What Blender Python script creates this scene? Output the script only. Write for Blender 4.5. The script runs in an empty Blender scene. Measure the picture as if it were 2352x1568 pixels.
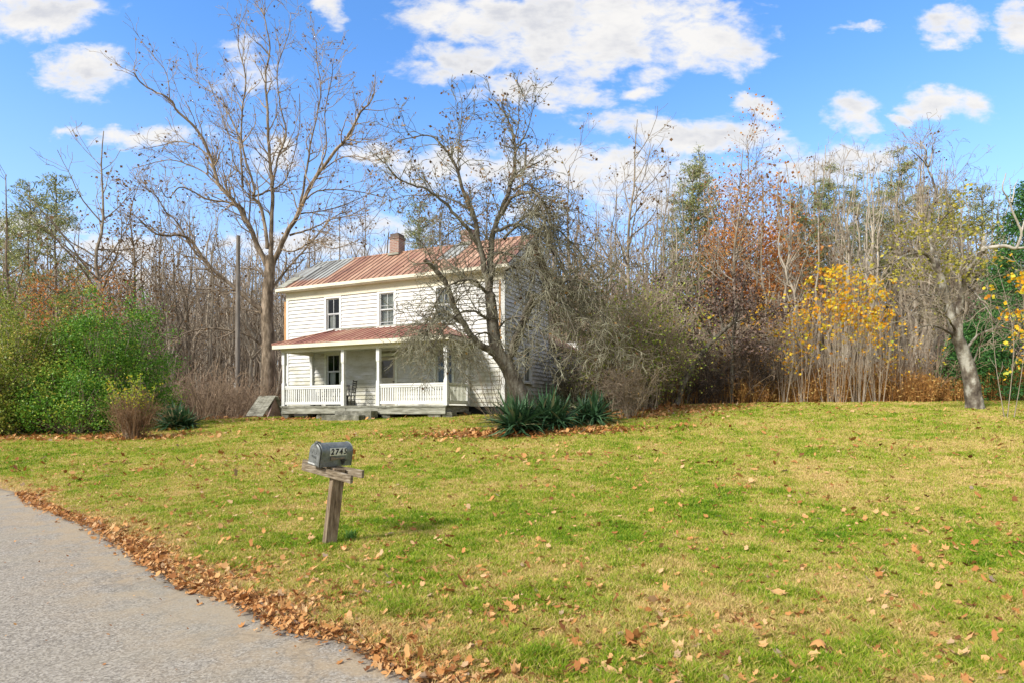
import bpy, math, random
import numpy as np
from mathutils import Vector, Matrix

SC = bpy.context.scene
COL = SC.collection
rng = np.random.default_rng(11)
random.seed(11)
rad = math.radians
F = 1400.0            # focal length in units of a picture 2352 wide
EYE = 1.6             # the camera's height above the road

# ---------------------------------------------------------------- camera
cam = bpy.data.cameras.new("camera")
cam.sensor_width = 36.0
cam.lens = 36.0 * F / 2352.0
cam.shift_y = 160.0 / 2352.0
cam.clip_end = 3000
cam.clip_start = 0.05
camo = bpy.data.objects.new("camera", cam)
camo.location = (0, 0, EYE)
camo.rotation_euler = (rad(90), 0, 0)
COL.objects.link(camo)
SC.camera = camo

# ---------------------------------------------------------------- exposure
vs = SC.view_settings
vs.view_transform = 'Standard'
vs.look = 'None'
vs.gamma = 1.0
vs.use_curve_mapping = False
vs.exposure = 1.28
SC.render.engine = 'CYCLES'
SC.cycles.max_bounces = 6
SC.cycles.diffuse_bounces = 3
SC.cycles.transparent_max_bounces = 8
SC.cycles.use_denoising = True

# ---------------------------------------------------------------- sun and sky
SUN_DIR = Vector((-0.68, -0.52, 0.0)).normalized()
SUN_EL = rad(36)
sv = Vector((SUN_DIR.x * math.cos(SUN_EL), SUN_DIR.y * math.cos(SUN_EL), math.sin(SUN_EL)))
sun = bpy.data.lights.new("sun", 'SUN')
sun.energy = 2.5
sun.angle = rad(9.0)
sun.color = (1.0, 0.95, 0.87)
suno = bpy.data.objects.new("sun", sun)
suno.rotation_euler = (-sv).to_track_quat('-Z', 'Y').to_euler()
COL.objects.link(suno)

W = bpy.data.worlds.new("World")
SC.world = W
W.use_nodes = True


class NT:
    """small helper to write node trees"""
    def __init__(s, tree):
        s.t = tree
        s.t.nodes.clear()

    def n(s, typ, **kw):
        nd = s.t.nodes.new(typ)
        ins = kw.pop('ins', {})
        for k, v in kw.items():
            setattr(nd, k, v)
        for k, v in ins.items():
            s.set(nd, k, v)
        return nd

    def set(s, nd, k, v):
        sock = nd.inputs[k]
        if isinstance(v, bpy.types.NodeSocket):
            s.t.links.new(v, sock)
        elif isinstance(v, bpy.types.Node):
            s.t.links.new(v.outputs[0], sock)
        else:
            if isinstance(v, (tuple, list)) and len(v) == 3 and len(getattr(sock, 'default_value', [0] * 3)) == 4:
                v = (*v, 1.0)
            sock.default_value = v

    def m(s, op, a, b=None, c=None, clamp=False):
        nd = s.t.nodes.new('ShaderNodeMath')
        nd.operation = op
        nd.use_clamp = clamp
        s.set(nd, 0, a)
        if b is not None: s.set(nd, 1, b)
        if c is not None: s.set(nd, 2, c)
        return nd.outputs[0]

    def mix(s, f, a, b, typ='MIX'):
        nd = s.t.nodes.new('ShaderNodeMix')
        nd.data_type = 'RGBA'
        nd.blend_type = typ
        s.set(nd, 0, f); s.set(nd, 6, a); s.set(nd, 7, b)
        return nd.outputs[2]

    def rng(s, v, a, b, c=0.0, d=1.0, smooth=True):
        nd = s.t.nodes.new('ShaderNodeMapRange')
        if smooth: nd.interpolation_type = 'SMOOTHSTEP'
        s.set(nd, 0, v); s.set(nd, 1, a); s.set(nd, 2, b); s.set(nd, 3, c); s.set(nd, 4, d)
        return nd.outputs[0]

    def noise(s, vec, scale, detail=3, rough=0.55, dist=0.0):
        nd = s.t.nodes.new('ShaderNodeTexNoise')
        if vec is not None: s.set(nd, 'Vector', vec)
        s.set(nd, 'Scale', scale); s.set(nd, 'Detail', detail); s.set(nd, 'Roughness', rough); s.set(nd, 'Distortion', dist)
        return nd.outputs[0]

    def ramp(s, v, stops, interp='LINEAR'):
        nd = s.t.nodes.new('ShaderNodeValToRGB')
        s.set(nd, 0, v)
        cr = nd.color_ramp
        cr.interpolation = interp
        while len(cr.elements) < len(stops): cr.elements.new(0.5)
        for e, (p, c) in zip(cr.elements, stops):
            e.position = p
            e.color = (*c, 1)
        return nd.outputs[0]

    def scale(s, vec, sc):
        nd = s.t.nodes.new('ShaderNodeMapping')
        s.set(nd, 'Vector', vec)
        nd.inputs['Scale'].default_value = sc
        return nd.outputs[0]


def build_world():
    N = NT(W.node_tree)
    sky = N.n('ShaderNodeTexSky', sky_type='NISHITA', sun_disc=False, sun_elevation=SUN_EL,
              sun_rotation=math.atan2(sv.x, sv.y), altitude=600, air_density=1.0, dust_density=0.3, ozone_density=2.2)
    tc = N.n('ShaderNodeTexCoord')
    sep = N.n('ShaderNodeSeparateXYZ', ins={0: tc.outputs['Generated']})
    X, Y, Z = sep.outputs
    ay = N.m('MAXIMUM', N.m('ABSOLUTE', Y), 0.05)
    gx = N.m('DIVIDE', X, ay)            # the sky seen from the place, by direction
    gz = N.m('DIVIDE', Z, ay)
    comb = N.n('ShaderNodeCombineXYZ', ins={0: gx, 1: gz, 2: 0.0}).outputs[0]
    # warp
    st = N.scale(comb, (1.0, 1.7, 1.0))
    wn = N.n('ShaderNodeTexNoise', ins={'Vector': st, 'Scale': 5.0, 'Detail': 6.0, 'Roughness': 0.62})
    wsep = N.n('ShaderNodeSeparateXYZ', ins={0: wn.outputs['Color']})
    dx = N.m('MULTIPLY', N.m('SUBTRACT', wsep.outputs[0], 0.5), 0.16)
    dz = N.m('MULTIPLY', N.m('SUBTRACT', wsep.outputs[1], 0.5), 0.10)
    wx = N.m('ADD', gx, dx)
    wz = N.m('ADD', gz, dz)
    blobs = [(60, 30, 170, 75, 1), (190, 172, 105, 48, .95), (560, 165, 60, 50, .5), (762, 8, 42, 42, .75),
             (1360, 70, 360, 100, 1.1), (1080, 40, 150, 70, 1), (1110, 135, 150, 45, .8), (1000, 170, 110, 26, .6),
             (1610, 105, 150, 60, .95), (1690, 150, 60, 30, .8), (1250, 215, 160, 38, 1), (1300, 170, 90, 40, .6), (1478, 205, 36, 18, .6),
             (1500, 290, 160, 40, .85), (1620, 310, 190, 45, 1.0), (1742, 242, 46, 24, .9), (1380, 385, 260, 45, 1.0),
             (1500, 420, 220, 50, .7), (1955, 252, 78, 38, 1), (2190, 50, 95, 40, .85), (2190, 92, 70, 24, .8), (1970, 68, 50, 14, .6),
             (2185, 240, 100, 42, 1), (2085, 282, 34, 14, .7), (1950, 350, 130, 40, .85), (1860, 390, 130, 36, .75),
             (2350, 60, 50, 55, .85), (660, 345, 80, 34, .7), (870, 350, 60, 30, .95), (330, 310, 160, 24, .75), (170, 300, 40, 16, .6),
             (1000, 375, 140, 40, .7), (1150, 390, 110, 45, .7), (1600, 160, 30, 14, .5), (50, 520, 130, 28, .8), (240, 560, 190, 26, .8),
             (330, 640, 260, 30, .7), (700, 560, 240, 30, .6), (900, 520, 160, 26, .5), (1300, 480, 200, 26, .5)]
    cur = None
    for (bx, by, rx, ry, a) in blobs:
        cx, cz, rx, rz = (bx - 1176) / F, (944 - by) / F, rx / F * 1.15, ry / F * 1.2
        u = N.m('MULTIPLY', N.m('SUBTRACT', wx, cx), 1 / rx)
        v = N.m('MULTIPLY', N.m('SUBTRACT', wz, cz), 1 / rz)
        d2 = N.m('ADD', N.m('MULTIPLY', u, u), N.m('MULTIPLY', v, v))
        g = N.m('MULTIPLY', N.m('SUBTRACT', 1.0, d2), a)
        cur = g if cur is None else N.m('MAXIMUM', cur, g)
    cur = N.m('MAXIMUM', cur, -1.0)
    fine = N.noise(st, 14.0, 7, 0.6, 0.3)
    fine2 = N.noise(N.scale(comb, (1, 2.2, 1)), 42.0, 4, 0.55)
    dens = N.m('ADD', cur, N.m('MULTIPLY', N.m('SUBTRACT', fine, 0.51), 2.9))
    dens = N.m('ADD', dens, N.m('MULTIPLY', N.m('SUBTRACT', fine2, 0.5), 0.9))
    cloud = N.rng(dens, -0.2, 0.95)
    # low banks of cloud near the horizon, everywhere round
    dirv = N.n('ShaderNodeCombineXYZ', ins={0: X, 1: Y, 2: N.m('MULTIPLY', Z, 4.5)}).outputs[0]
    low = N.noise(dirv, 2.6, 6, 0.6, 0.4)
    lowband = N.m('MULTIPLY', N.rng(Z, 0.34, 0.06), N.rng(low, 0.42, 0.66))
    # unseen clouds overhead and behind the camera, added as soft white fill light
    far_off = N.m('MAXIMUM', N.rng(Y, 0.3, 0.0), N.rng(Z, 0.6, 0.75))
    fill_cloud = N.m('MULTIPLY', far_off, N.rng(N.noise(N.n('ShaderNodeCombineXYZ', ins={0: X, 1: Y, 2: Z}).outputs[0], 2.0, 6, 0.6), 0.36, 0.5))
    cloud = N.m('MAXIMUM', N.m('MULTIPLY', cloud, N.rng(Y, 0.02, 0.2)), N.m('MAXIMUM', N.m('MULTIPLY', lowband, 0.75), fill_cloud))
    # white tops, lilac grey bases
    under = N.noise(N.scale(comb, (1, 2.0, 1)), 6.0, 5, 0.6)
    shade = N.m('MULTIPLY', N.rng(dens, 0.35, 1.5), N.rng(under, 0.38, 0.62))
    ccol = N.mix(N.m('MULTIPLY', shade, 0.75), (3.35, 3.3, 3.25), (2.05, 2.15, 2.45))
    skyc = N.mix(1.0, sky.outputs[0], N.mix(N.rng(Z, 0.2, 0.55), (0.74, 0.99, 1.18), (0.60, 0.92, 1.20)), 'MULTIPLY')
    skyc = N.mix(N.rng(Z, 0.52, 0.0, 0.0, 0.6), skyc, (2.3, 2.75, 3.3))
    full = N.mix(cloud, skyc, ccol)
    bg = N.n('ShaderNodeBackground', ins={0: full, 1: 0.118})
    out = N.n('ShaderNodeOutputWorld')
    N.t.links.new(bg.outputs[0], out.inputs[0])


build_world()

# ---------------------------------------------------------------- mesh helpers
def P(xv, yv, d):
    """a point at distance d seen at (xv, yv) of a 2352 x 1568 picture"""
    return np.array(((xv - 1176) / F * d, d, EYE + (944 - yv) / F * d))


def link(o, parent=None):
    COL.objects.link(o)
    if parent is not None: o.parent = parent
    return o


def tag(o, label=None, cat=None, group=None, kind=None):
    if label: o['label'] = label
    if cat: o['category'] = cat
    if group: o['group'] = group
    if kind: o['kind'] = kind
    return o


def empty(name, loc, rotz=0.0):
    o = bpy.data.objects.new(name, None)
    o.location = loc
    o.rotation_euler = (0, 0, rotz)
    o.empty_display_size = 0.3
    return link(o)


def raw_mesh(name, V, quads=None, tris=None, attrs=None, smooth=False, mats=(), qmat=None, tmat=None):
    V = np.asarray(V, np.float32).reshape(-1, 3)
    q = np.zeros((0, 4), np.int32) if quads is None else np.asarray(quads, np.int32).reshape(-1, 4)
    t = np.zeros((0, 3), np.int32) if tris is None else np.asarray(tris, np.int32).reshape(-1, 3)
    me = bpy.data.meshes.new(name)
    me.vertices.add(len(V))
    me.vertices.foreach_set('co', V.ravel())
    nl = len(q) * 4 + len(t) * 3
    me.loops.add(nl)
    me.loops.foreach_set('vertex_index', np.concatenate([q.ravel(), t.ravel()]))
    me.polygons.add(len(q) + len(t))
    me.polygons.foreach_set('loop_start', np.concatenate([np.arange(len(q)) * 4, len(q) * 4 + np.arange(len(t)) * 3]).astype(np.int32))
    if smooth is not False:
        me.polygons.foreach_set('use_smooth', np.ones(len(q) + len(t), bool) if smooth is True else smooth)
    for m in mats: me.materials.append(m)
    if qmat is not None or tmat is not None:
        a = np.zeros(len(q), np.int32) if qmat is None else np.asarray(qmat, np.int32)
        b = np.zeros(len(t), np.int32) if tmat is None else np.asarray(tmat, np.int32)
        me.polygons.foreach_set('material_index', np.concatenate([a, b]))
    me.update(calc_edges=True)
    if attrs:
        for k, v in attrs.items():
            at = me.attributes.new(k, 'FLOAT', 'POINT')
            at.data.foreach_set('value', np.asarray(v, np.float32))
    return me


class MB:
    """collects boxes, prisms and tubes into one mesh"""
    def __init__(s):
        s.v = []; s.f = []; s.mi = []; s.m = 0; s.sm = []

    def add(s, vs_, fs, smooth=False):
        b = len(s.v)
        s.v += [tuple(map(float, p)) for p in vs_]
        s.f += [tuple(b + i for i in f) for f in fs]
        s.mi += [s.m] * len(fs)
        s.sm += [smooth] * len(fs)

    def box(s, x0, x1, y0, y1, z0, z1, jit=0.0):
        j = (lambda: random.uniform(-jit, jit)) if jit else (lambda: 0.0)
        vs_ = [(x + j(), y + j(), z + j()) for z in (z0, z1) for y in (y0, y1) for x in (x0, x1)]
        s.add(vs_, [(0, 2, 3, 1), (4, 5, 7, 6), (0, 1, 5, 4), (2, 6, 7, 3), (0, 4, 6, 2), (1, 3, 7, 5)])
        return s

    def hexa(s, pts):
        """8 points ordered like box"""
        s.add(pts, [(0, 2, 3, 1), (4, 5, 7, 6), (0, 1, 5, 4), (2, 6, 7, 3), (0, 4, 6, 2), (1, 3, 7, 5)])
        return s

    def bar(s, a, b, w, h, up=(0, 0, 1)):
        a = Vector(a); b = Vector(b); d = (b - a).normalized()
        up = Vector(up)
        sx = d.cross(up).normalized() * (w / 2)
        uz = sx.cross(d).normalized() * (h / 2)
        s.hexa([p + i * sx + k * uz for k in (-1, 1) for p in (a, b) for i in (-1, 1)])
        return s

    def prism(s, poly, axis, a, b):
        """poly of 2-D points extruded along axis (0, 1 or 2) from a to b"""
        n = len(poly)
        def mk(p, c):
            l = list(p); l.insert(axis, c); return tuple(l)
        vs_ = [mk(p, a) for p in poly] + [mk(p, b) for p in poly]
        fs = [tuple(range(n))[::-1], tuple(range(n, 2 * n))] + [(i, (i + 1) % n, n + (i + 1) % n, n + i) for i in range(n)]
        s.add(vs_, fs)
        return s

    def tube(s, pts, radii, n=8, cap=True):
        pts = [Vector(p) for p in pts]
        if not hasattr(radii, '__len__'): radii = [radii] * len(pts)
        ref = Vector((0.31, 0.2, 0.93))
        vs_ = []
        for i, p in enumerate(pts):
            t = (pts[min(i + 1, len(pts) - 1)] - pts[max(i - 1, 0)]).normalized()
            r = ref if abs(t.dot(ref)) < 0.95 else Vector((1, 0, 0))
            u = t.cross(r).normalized(); v = t.cross(u)
            for k in range(n):
                a = 2 * math.pi * k / n
                vs_.append(p + (u * math.cos(a) + v * math.sin(a)) * radii[i])
        fs = [(i * n + k, i * n + (k + 1) % n, (i + 1) * n + (k + 1) % n, (i + 1) * n + k) for i in range(len(pts) - 1) for k in range(n)]
        s.add(vs_, fs, True)
        if cap:
            s.add(vs_[:n], [tuple(range(n))[::-1]]); s.add(vs_[-n:], [tuple(range(n))])
        return s

    def build(s, name, mats, parent=None, bevel=0.0, loc=None):
        me = bpy.data.meshes.new(name)
        me.from_pydata(s.v, [], s.f)
        for m in (mats if isinstance(mats, (list, tuple)) else [mats]): me.materials.append(m)
        me.polygons.foreach_set('material_index', s.mi)
        me.polygons.foreach_set('use_smooth', s.sm)
        me.update()
        o = bpy.data.objects.new(name, me)
        if loc is not None: o.location = loc
        link(o, parent)
        if bevel:
            b = o.modifiers.new('bevel', 'BEVEL'); b.width = bevel; b.segments = 2; b.limit_method = 'ANGLE'
        return o


# ---------------------------------------------------------------- materials
def new_mat(name):
    m = bpy.data.materials.new(name)
    m.use_nodes = True
    N = NT(m.node_tree)
    b = N.n('ShaderNodeBsdfPrincipled')
    o = N.n('ShaderNodeOutputMaterial')
    N.t.links.new(b.outputs[0], o.inputs[0])
    return m, N, b


def obj_co(N, geo=False):
    if geo: return N.n('ShaderNodeNewGeometry').outputs['Position']
    return N.n('ShaderNodeTexCoord').outputs['Object']


def rnd_attr(N, name='rnd'):
    return N.n('ShaderNodeAttribute', attribute_name=name).outputs['Fac']


def mat_noise(name, stops, scale=5.0, stretch=(1, 1, 1), rough=0.85, bump=0.3, bscale=None, detail=5, metallic=0.0, geo=False, nrough=0.6, spec=0.3, bdist=0.02):
    m, N, b = new_mat(name)
    co = N.scale(obj_co(N, geo), stretch)
    nz = N.noise(co, scale, detail, nrough)
    c = N.ramp(nz, stops)
    N.set(b, 'Base Color', c)
    N.set(b, 'Roughness', rough)
    N.set(b, 'Metallic', metallic)
    N.set(b, 'Specular IOR Level', spec)
    if bump:
        nb = N.noise(co, bscale or scale * 3, 4, 0.6)
        bp = N.n('ShaderNodeBump', ins={'Strength': bump, 'Distance': bdist, 'Height': nb})
        N.set(b, 'Normal', bp.outputs[0])
    return m


def mat_leaf(name, stops, trans=0.35, rough=0.6, tint=0.0):
    """colours by the random number each leaf carries; thin leaves let light through"""
    m, N, b = new_mat(name)
    r = rnd_attr(N)
    oi = N.n('ShaderNodeObjectInfo').outputs['Random']
    v = N.m('FRACT', N.m('ADD', r, N.m('MULTIPLY', oi, 0.0)))
    c = N.ramp(v, stops)
    if tint:
        c = N.mix(N.m('MULTIPLY', oi, tint), c, (0.16, 0.11, 0.04))
    N.set(b, 'Base Color', c)
    N.set(b, 'Roughness', rough)
    N.set(b, 'Specular IOR Level', 0.25)
    if trans:
        tl = N.n('ShaderNodeBsdfTranslucent', ins={0: c})
        mx = N.n('ShaderNodeMixShader', ins={0: trans, 1: b.outputs[0], 2: tl.outputs[0]})
        out = [n for n in N.t.nodes if n.type == 'OUTPUT_MATERIAL'][0]
        N.t.links.new(mx.outputs[0], out.inputs[0])
    return m


M = {}
M['bark_grey'] = mat_noise('grey_bark', [(0.28, (0.08, 0.06, 0.04)), (0.5, (0.24, 0.195, 0.145)), (0.72, (0.43, 0.375, 0.30))], 6, (1, 1, 0.3), bump=0.7, bdist=0.04)
M['bark_tan'] = mat_noise('tan_bark', [(0.32, (0.06, 0.043, 0.03)), (0.48, (0.17, 0.128, 0.085)), (0.66, (0.38, 0.30, 0.22))], 4, (1, 1, 0.35), bump=1.0, bdist=0.03)
M['bark_pale'] = mat_noise('pale_bark', [(0.25, (0.16, 0.13, 0.095)), (0.5, (0.36, 0.31, 0.24)), (0.72, (0.54, 0.48, 0.39))], 5, (1, 1, 0.2), bump=0.4, bdist=0.03)
M['bark_old'] = mat_noise('old_bark', [(0.25, (0.04, 0.032, 0.024)), (0.45, (0.115, 0.095, 0.07)), (0.6, (0.2, 0.18, 0.14)), (0.78, (0.34, 0.33, 0.28))], 7, (1, 1, 0.45), bump=1.0, bdist=0.05)
M['bark_white'] = mat_noise('lichen_bark', [(0.36, (0.06, 0.045, 0.035)), (0.5, (0.16, 0.135, 0.105)), (0.62, (0.38, 0.36, 0.31))], 3.5, (1, 1, 0.6), bump=0.9, bdist=0.05)
M['bark_bone'] = mat_noise('bleached_bark', [(0.3, (0.22, 0.19, 0.15)), (0.6, (0.48, 0.44, 0.38))], 5, (1, 1, .6), bump=.5)
M['twig_grey'] = mat_noise('grey_twig', [(0.3, (0.2, 0.16, 0.11)), (0.7, (0.44, 0.375, 0.285))], 2, bump=0)
M['twig_brown'] = mat_noise('brown_twig', [(0.3, (0.19, 0.14, 0.095)), (0.7, (0.48, 0.385, 0.28))], 1.2, bump=0)
M['twig_rust'] = mat_noise('rusty_twig', [(0.3, (0.12, 0.065, 0.035)), (0.7, (0.33, 0.2, 0.11))], 3, bump=0)
M['twig_under'] = mat_noise('undergrowth_twig', [(0.3, (0.13, 0.085, 0.055)), (0.7, (0.36, 0.265, 0.18))], 1.2, bump=0)
M['twig_dark'] = mat_noise('dark_twig', [(0.3, (0.045, 0.033, 0.028)), (0.7, (0.12, 0.09, 0.075))], 1.2, bump=0)
M['twig_lichen'] = mat_noise('lichen_twig', [(0.32, (0.085, 0.07, 0.048)), (0.5, (0.18, 0.165, 0.11)), (0.68, (0.38, 0.37, 0.27))], 2.2, bump=0)
M['twig_pale'] = mat_noise('pale_twig', [(0.3, (0.25, 0.2, 0.15)), (0.7, (0.46, 0.39, 0.31))], 1.5, bump=0)
M['leaf_dry'] = mat_leaf('dry_leaf', [(0, (0.10, 0.05, 0.02)), (0.5, (0.22, 0.12, 0.045)), (0.85, (0.34, 0.2, 0.08)), (1, (0.42, 0.28, 0.1))])
M['leaf_rust'] = mat_leaf('rust_leaf', [(0, (0.26, 0.09, 0.025)), (0.5, (0.52, 0.21, 0.06)), (0.85, (0.68, 0.32, 0.09)), (1, (0.7, 0.42, 0.14))])
M['leaf_yellow'] = mat_leaf('yellow_leaf', [(0, (0.62, 0.24, 0.02)), (0.3, (0.8, 0.42, 0.02)), (0.7, (0.86, 0.6, 0.04)), (0.9, (0.7, 0.66, 0.08)), (1, (0.4, 0.5, 0.08))], 0.45)
M['leaf_olive'] = mat_leaf('olive_leaf', [(0, (0.18, 0.17, 0.03)), (0.6, (0.38, 0.36, 0.06)), (1, (0.6, 0.48, 0.07))])
M['leaf_green'] = mat_leaf('green_leaf', [(0, (0.045, 0.12, 0.016)), (0.5, (0.12, 0.28, 0.03)), (0.85, (0.24, 0.42, 0.05)), (1, (0.46, 0.50, 0.07))], 0.3, 0.45)
M['leaf_moss'] = mat_leaf('moss_leaf', [(0, (0.08, 0.12, 0.02)), (0.5, (0.21, 0.27, 0.04)), (0.85, (0.36, 0.40, 0.065)), (1, (0.5, 0.42, 0.09))], 0.3, 0.5)
M['leaf_lime'] = mat_leaf('lime_leaf', [(0, (0.12, 0.2, 0.02)), (0.5, (0.3, 0.4, 0.03)), (0.8, (0.55, 0.55, 0.05)), (1, (0.7, 0.42, 0.05))], 0.4)
M['needle_dark'] = mat_leaf('dark_needle', [(0, (0.02, 0.07, 0.02)), (0.6, (0.05, 0.15, 0.035)), (1, (0.11, 0.25, 0.05))], 0.15)
M['needle_pine'] = mat_leaf('pine_needle', [(0, (0.11, 0.14, 0.05)), (0.6, (0.28, 0.31, 0.115)), (1, (0.48, 0.47, 0.2))], 0.25)
M['leaf_plum'] = mat_leaf('plum_leaf', [(0, (0.045, 0.027, 0.023)), (0.6, (0.11, 0.072, 0.058)), (1, (0.22, 0.14, 0.1))], 0.05)
M['yucca'] = mat_leaf('yucca_blade', [(0, (0.025, 0.065, 0.03)), (0.6, (0.055, 0.125, 0.055)), (0.9, (0.11, 0.19, 0.09)), (1, (0.32, 0.3, 0.16))], 0.1, 0.4)
M['litter'] = mat_leaf('fallen_leaf', [(0, (0.14, 0.055, 0.02)), (0.2, (0.32, 0.125, 0.035)), (0.5, (0.50, 0.235, 0.075)), (0.8, (0.60, 0.33, 0.13)), (0.95, (0.60, 0.39, 0.2)), (1, (0.3, 0.22, 0.16))], 0.2, 0.7)
M['weed'] = mat_leaf('dry_weed', [(0, (0.18, 0.08, 0.025)), (0.5, (0.38, 0.19, 0.055)), (0.8, (0.52, 0.3, 0.09)), (1, (0.6, 0.46, 0.17))], 0.25)


def mat_paint(name, base, dirty, amount=0.5, rough=0.6, low_dirt=None):
    m, N, b = new_mat(name)
    co = obj_co(N)
    n1 = N.noise(N.scale(co, (1, 1, 3)), 1.3, 5, 0.65)
    n2 = N.noise(N.scale(co, (1.5, 1.5, 9)), 7, 4, 0.7)
    f = N.m('MULTIPLY', N.rng(N.m('ADD', N.m('MULTIPLY', n1, 0.6), N.m('MULTIPLY', n2, 0.4)), 0.46, 0.68), amount)
    c = N.mix(f, base, dirty)
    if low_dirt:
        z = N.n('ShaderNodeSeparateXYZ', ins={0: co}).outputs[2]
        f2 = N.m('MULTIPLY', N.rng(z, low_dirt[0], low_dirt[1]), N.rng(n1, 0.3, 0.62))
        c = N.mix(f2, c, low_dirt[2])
    N.set(b, 'Base Color', c)
    N.set(b, 'Roughness', rough)
    bp = N.n('ShaderNodeBump', ins={'Strength': 0.35, 'Distance': 0.006, 'Height': n2})
    N.set(b, 'Normal', bp.outputs[0])
    return m


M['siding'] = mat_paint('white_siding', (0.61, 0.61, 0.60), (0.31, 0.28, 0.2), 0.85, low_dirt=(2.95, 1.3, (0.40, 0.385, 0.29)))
M['trim'] = mat_paint('white_trim', (0.64, 0.645, 0.63), (0.46, 0.45, 0.36), 0.5)
M['trim_cream'] = mat_paint('cream_trim', (0.66, 0.62, 0.49), (0.40, 0.37, 0.24), 0.6)
M['trim_green'] = mat_paint('mildewed_trim', (0.62, 0.63, 0.54), (0.25, 0.27, 0.18), 0.9)
M['bare_wood'] = mat_noise('bare_wood', [(0.3, (0.36, 0.18, 0.07)), (0.6, (0.5, 0.28, 0.12)), (0.8, (0.6, 0.42, 0.24))], 5, (3, 3, 0.5), bump=0.3)
M['old_board'] = mat_noise('old_board', [(0.3, (0.10, 0.095, 0.07)), (0.5, (0.24, 0.235, 0.19)), (0.75, (0.42, 0.42, 0.36))], 4, (0.5, 1, 3), bump=0.4)
M['stone'] = mat_noise('mossy_stone', [(0.3, (0.06, 0.06, 0.04)), (0.55, (0.17, 0.165, 0.13)), (0.75, (0.33, 0.32, 0.26))], 4, bump=0.8, bdist=0.05)
M['dark'] = mat_noise('dark_interior', [(0.3, (0.012, 0.012, 0.011)), (0.7, (0.03, 0.028, 0.025))], 2, bump=0)
M['sash'] = mat_noise('grey_sash', [(0.3, (0.42, 0.44, 0.45)), (0.7, (0.62, 0.63, 0.62))], 4, bump=0.1, rough=0.5)
M['curtain'] = mat_noise('lace_curtain', [(0.3, (0.36, 0.36, 0.33)), (0.7, (0.75, 0.75, 0.69))], 5, (1, 1, 0.3), bump=0.1)
M['door'] = mat_paint('door_paint', (0.42, 0.38, 0.29), (0.24, 0.21, 0.14), 0.7)
M['blind'] = mat_noise('brown_blind', [(0.3, (0.10, 0.065, 0.035)), (0.7, (0.17, 0.115, 0.06))], 2, bump=0)
M['brick'] = None
M['black_metal'] = mat_noise('dark_painted_metal', [(0.3, (0.02, 0.02, 0.018)), (0.7, (0.06, 0.055, 0.05))], 9, bump=0.2, rough=0.5)


def mat_brick():
    m, N, b = new_mat('chimney_brick')
    co = obj_co(N)
    br = N.n('ShaderNodeTexBrick', ins={'Vector': N.n('ShaderNodeMapping', ins={'Vector': co, 'Rotation': (math.pi / 2, 0, 0)}).outputs[0],
             'Scale': 1.0, 'Brick Width': 0.21, 'Row Height': 0.075, 'Mortar Size': 0.012, 'Color1': (0.33, 0.14, 0.09), 'Color2': (0.22, 0.11, 0.085), 'Mortar': (0.36, 0.33, 0.29)})
    nz = N.noise(co, 5, 4)
    z = N.n('ShaderNodeSeparateXYZ', ins={0: co}).outputs[2]
    c = N.mix(N.m('MULTIPLY', N.rng(nz, 0.4, 0.7), 0.5), br.outputs[0], (0.35, 0.27, 0.24))
    c = N.mix(N.m('MULTIPLY', N.rng(z, 8.15, 8.35), 0.75), c, (0.05, 0.045, 0.04))
    N.set(b, 'Base Color', c)
    N.set(b, 'Roughness', 0.9)
    bp = N.n('ShaderNodeBump', ins={'Strength': 0.6, 'Distance': 0.02, 'Height': N.m('SUBTRACT', 1.0, br.outputs['Fac'])})
    N.set(b, 'Normal', bp.outputs[0])
    return m


M['brick'] = mat_brick()


def mat_glass():
    m, N, b = new_mat('window_glass')
    gl = N.n('ShaderNodeBsdfGlossy', ins={0: (0.75, 0.8, 0.85), 'Roughness': 0.06})
    tr = N.n('ShaderNodeBsdfTransparent', ins={0: (0.8, 0.83, 0.82)})
    fr = N.n('ShaderNodeFresnel', ins={0: 1.5})
    f = N.m('ADD', N.m('MULTIPLY', fr.outputs[0], 0.8), 0.02, clamp=True)
    mx = N.n('ShaderNodeMixShader', ins={0: f, 1: tr.outputs[0], 2: gl.outputs[0]})
    out = [n for n in N.t.nodes if n.type == 'OUTPUT_MATERIAL'][0]
    N.t.links.new(mx.outputs[0], out.inputs[0])
    return m


M['glass'] = mat_glass()


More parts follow.
